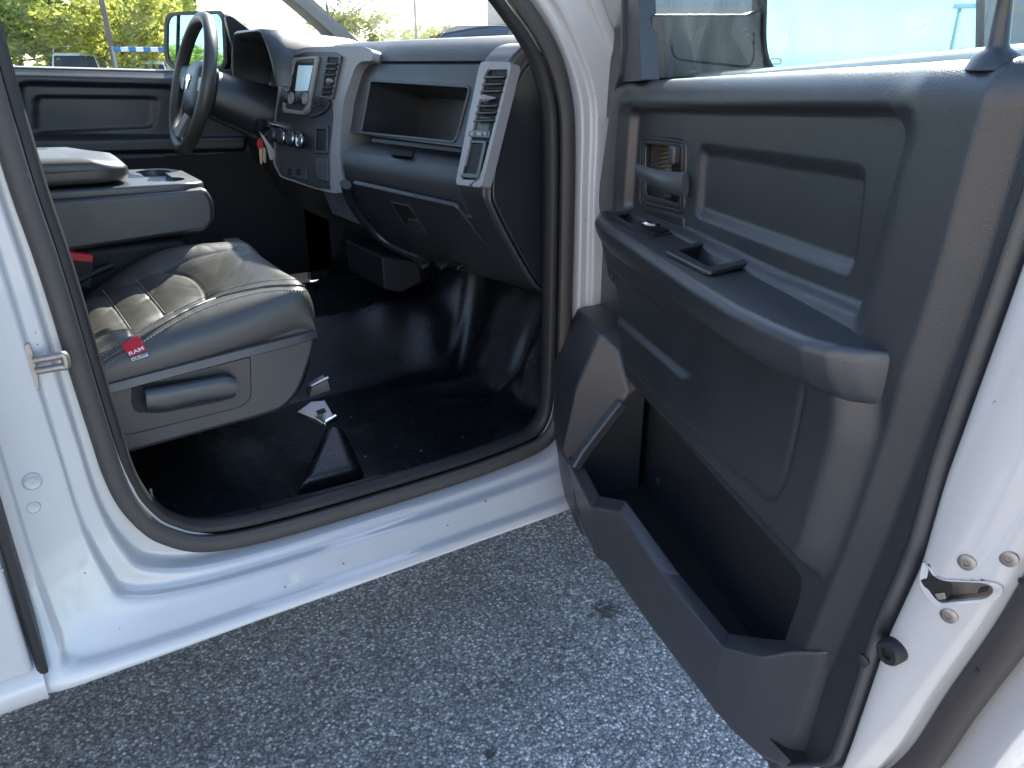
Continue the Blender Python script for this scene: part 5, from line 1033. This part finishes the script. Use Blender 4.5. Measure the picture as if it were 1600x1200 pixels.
car('parked_suv', 'dark blue sport utility vehicle ahead, seen over the dashboard through the windshield', 'car', bg(745, 14), R(150), 'carblue', 4.7, 1.9, 1.92)
car('parked_pickup', 'red car half hidden beside the windshield pillar, near the grey building', 'car', bg(826, 21), R(120), 'carred', 4.6, 1.85, 1.86)
car('parked_sedan', 'white car parked by the grey building, seen past the lock knob', 'car', bg(1622, 26), R(110), 'carwhite', 4.6, 1.8, 1.95, 'sedan')
# grey building
b0, b1 = bg(762, 36), bg(1900, 46); dx = unit(b1-b0); nb = np.array([dx[1], -dx[0], 0]); nb = nb if nb @ (CAM-b0) > 0 else -nb; Lb = float(np.linalg.norm(b1-b0)); t = empty('grey_building', b0)
tag(t, 'long grey flat-roofed building beyond the lot, partly hidden by the open door', 'building')
plate('wall', [np.array([0, 0, 0.]), dx*Lb, dx*Lb+(0, 0, 8.5), np.array([0, 0, 8.5])], nb, 14, 'wall', t, bevel=0)
plate('base_band', [np.array([0, 0, 0.])+nb*.03, dx*Lb+nb*.03, dx*Lb+nb*.03+(0, 0, 1.0), np.array([0, 0, 1.0])+nb*.03], nb, .03, 'band', t, bevel=0)
plate('trim_band', [nb*.04+(0, 0, 3.3), dx*Lb+nb*.04+(0, 0, 3.3), dx*Lb+nb*.04+(0, 0, 3.55), nb*.04+(0, 0, 3.55)], nb, .04, 'band', t, bevel=0)
plate('roof_edge', [nb*.15+(0, 0, 8.45), dx*Lb+nb*.15+(0, 0, 8.45), dx*Lb+nb*.15+(0, 0, 8.8), nb*.15+(0, 0, 8.8)], nb, .2, 'whitep', t, bevel=.02)
for k in range(14):
    s = Lb*(k+.5)/14; plate('pilaster', [dx*(s-.06)+nb*.06+(0, 0, 1.0), dx*(s+.06)+nb*.06+(0, 0, 1.0), dx*(s+.06)+nb*.06+(0, 0, 8.4), dx*(s-.06)+nb*.06+(0, 0, 8.4)], nb, .06, 'wall', t, bevel=.01)
# what the exterior mirror looks back at: a lamp post and trees behind the viewer
def back(px, py, d):
    r = unit(ray(px, py)); h = on(px, py, mctr, mu); v = r-2*(r@mu)*mu; v = np.array([v[0], v[1], 0]); return np.array([h[0], h[1], 0])+unit(v)*d, h, r-2*(r@mu)*mu
q, h, v = back(1490, 62, 30); t = empty('lot_lamp', q); tag(t, 'parking lot lamp post with a flat head, reflected in the passenger mirror', 'lamp post')
zt = h[2]+v[2]/math.hypot(v[0], v[1])*30+1.0
lathe('pole', (0, 0, 0), (0, 0, 1), [(.2, 0), (.2, .5), (.08, .52), (.06, zt)], 'galv', t, n=12); obox('lamp_head', (.25, 0, zt), ((1, 0, 0), (0, 1, 0), (0, 0, 1)), (.45, .16, .07), 'galv', t, bevel=.02)
for i, px in enumerate((1405, 1445, 1480, 1515)):
    q, h, v = back(px, 90, 60+5*i); o = copy_tree(oak); o.location = q; o.scale = (.5, .5, .22+.03*i); tag(o, ('low leafy tree reflected in the passenger mirror, first from the mirror middle', 'low leafy tree reflected in the passenger mirror, second from the mirror middle', 'low leafy tree reflected in the mirror, just left of its lamp post', 'low leafy tree reflected in the mirror, nearest its outer edge')[i], 'tree', 'trees behind the viewer')

# unseen tan block added to the rear of the truck, bouncing warm sunlight
t = empty('bounce_building', (-15, -12, 0)); tag(t, 'long tan building block added out of view behind the truck to bounce warm light', 'building')
plate('wall', [np.array([0, y, z]) for y, z in ((-22, 0), (14, 0), (14, 7), (-22, 7))], (1, 0, 0), 10, 'bounce_wall', t, bevel=0)
plate('roof_edge', [np.array([.15, y, z]) for y, z in ((-22, 6.9), (14, 6.9), (14, 7.3), (-22, 7.3))], (1, 0, 0), .2, 'whitep', t, bevel=.02)
for y in range(-20, 14, 4): plate('window', [np.array([.04, y+a, z]) for a, z in ((0, 2), (1.6, 2), (1.6, 4.2), (0, 4.2))], (1, 0, 0), .04, 'carglass', t, bevel=0)
# shrubs the driver's mirror looks back at
for i, px in enumerate((268, 285, 305)):
    h = on(px, 70, mc, mn); r = unit(ray(px, 70)); v = r-2*(r@mn)*mn; v = np.array([v[0], v[1], 0]); o = copy_tree(bush); o.location = np.array([h[0], h[1], 0])+unit(v)*(24+4*i); o.scale = (.9, .9, .8+.1*i)
    tag(o, ('yellow shrub reflected at the outer edge of the driver side mirror', 'yellow shrub reflected in the middle of the driver side mirror', 'yellow shrub reflected in the driver side mirror behind the wheel rim')[i], 'shrub', 'shrubs reflected in the driver mirror')
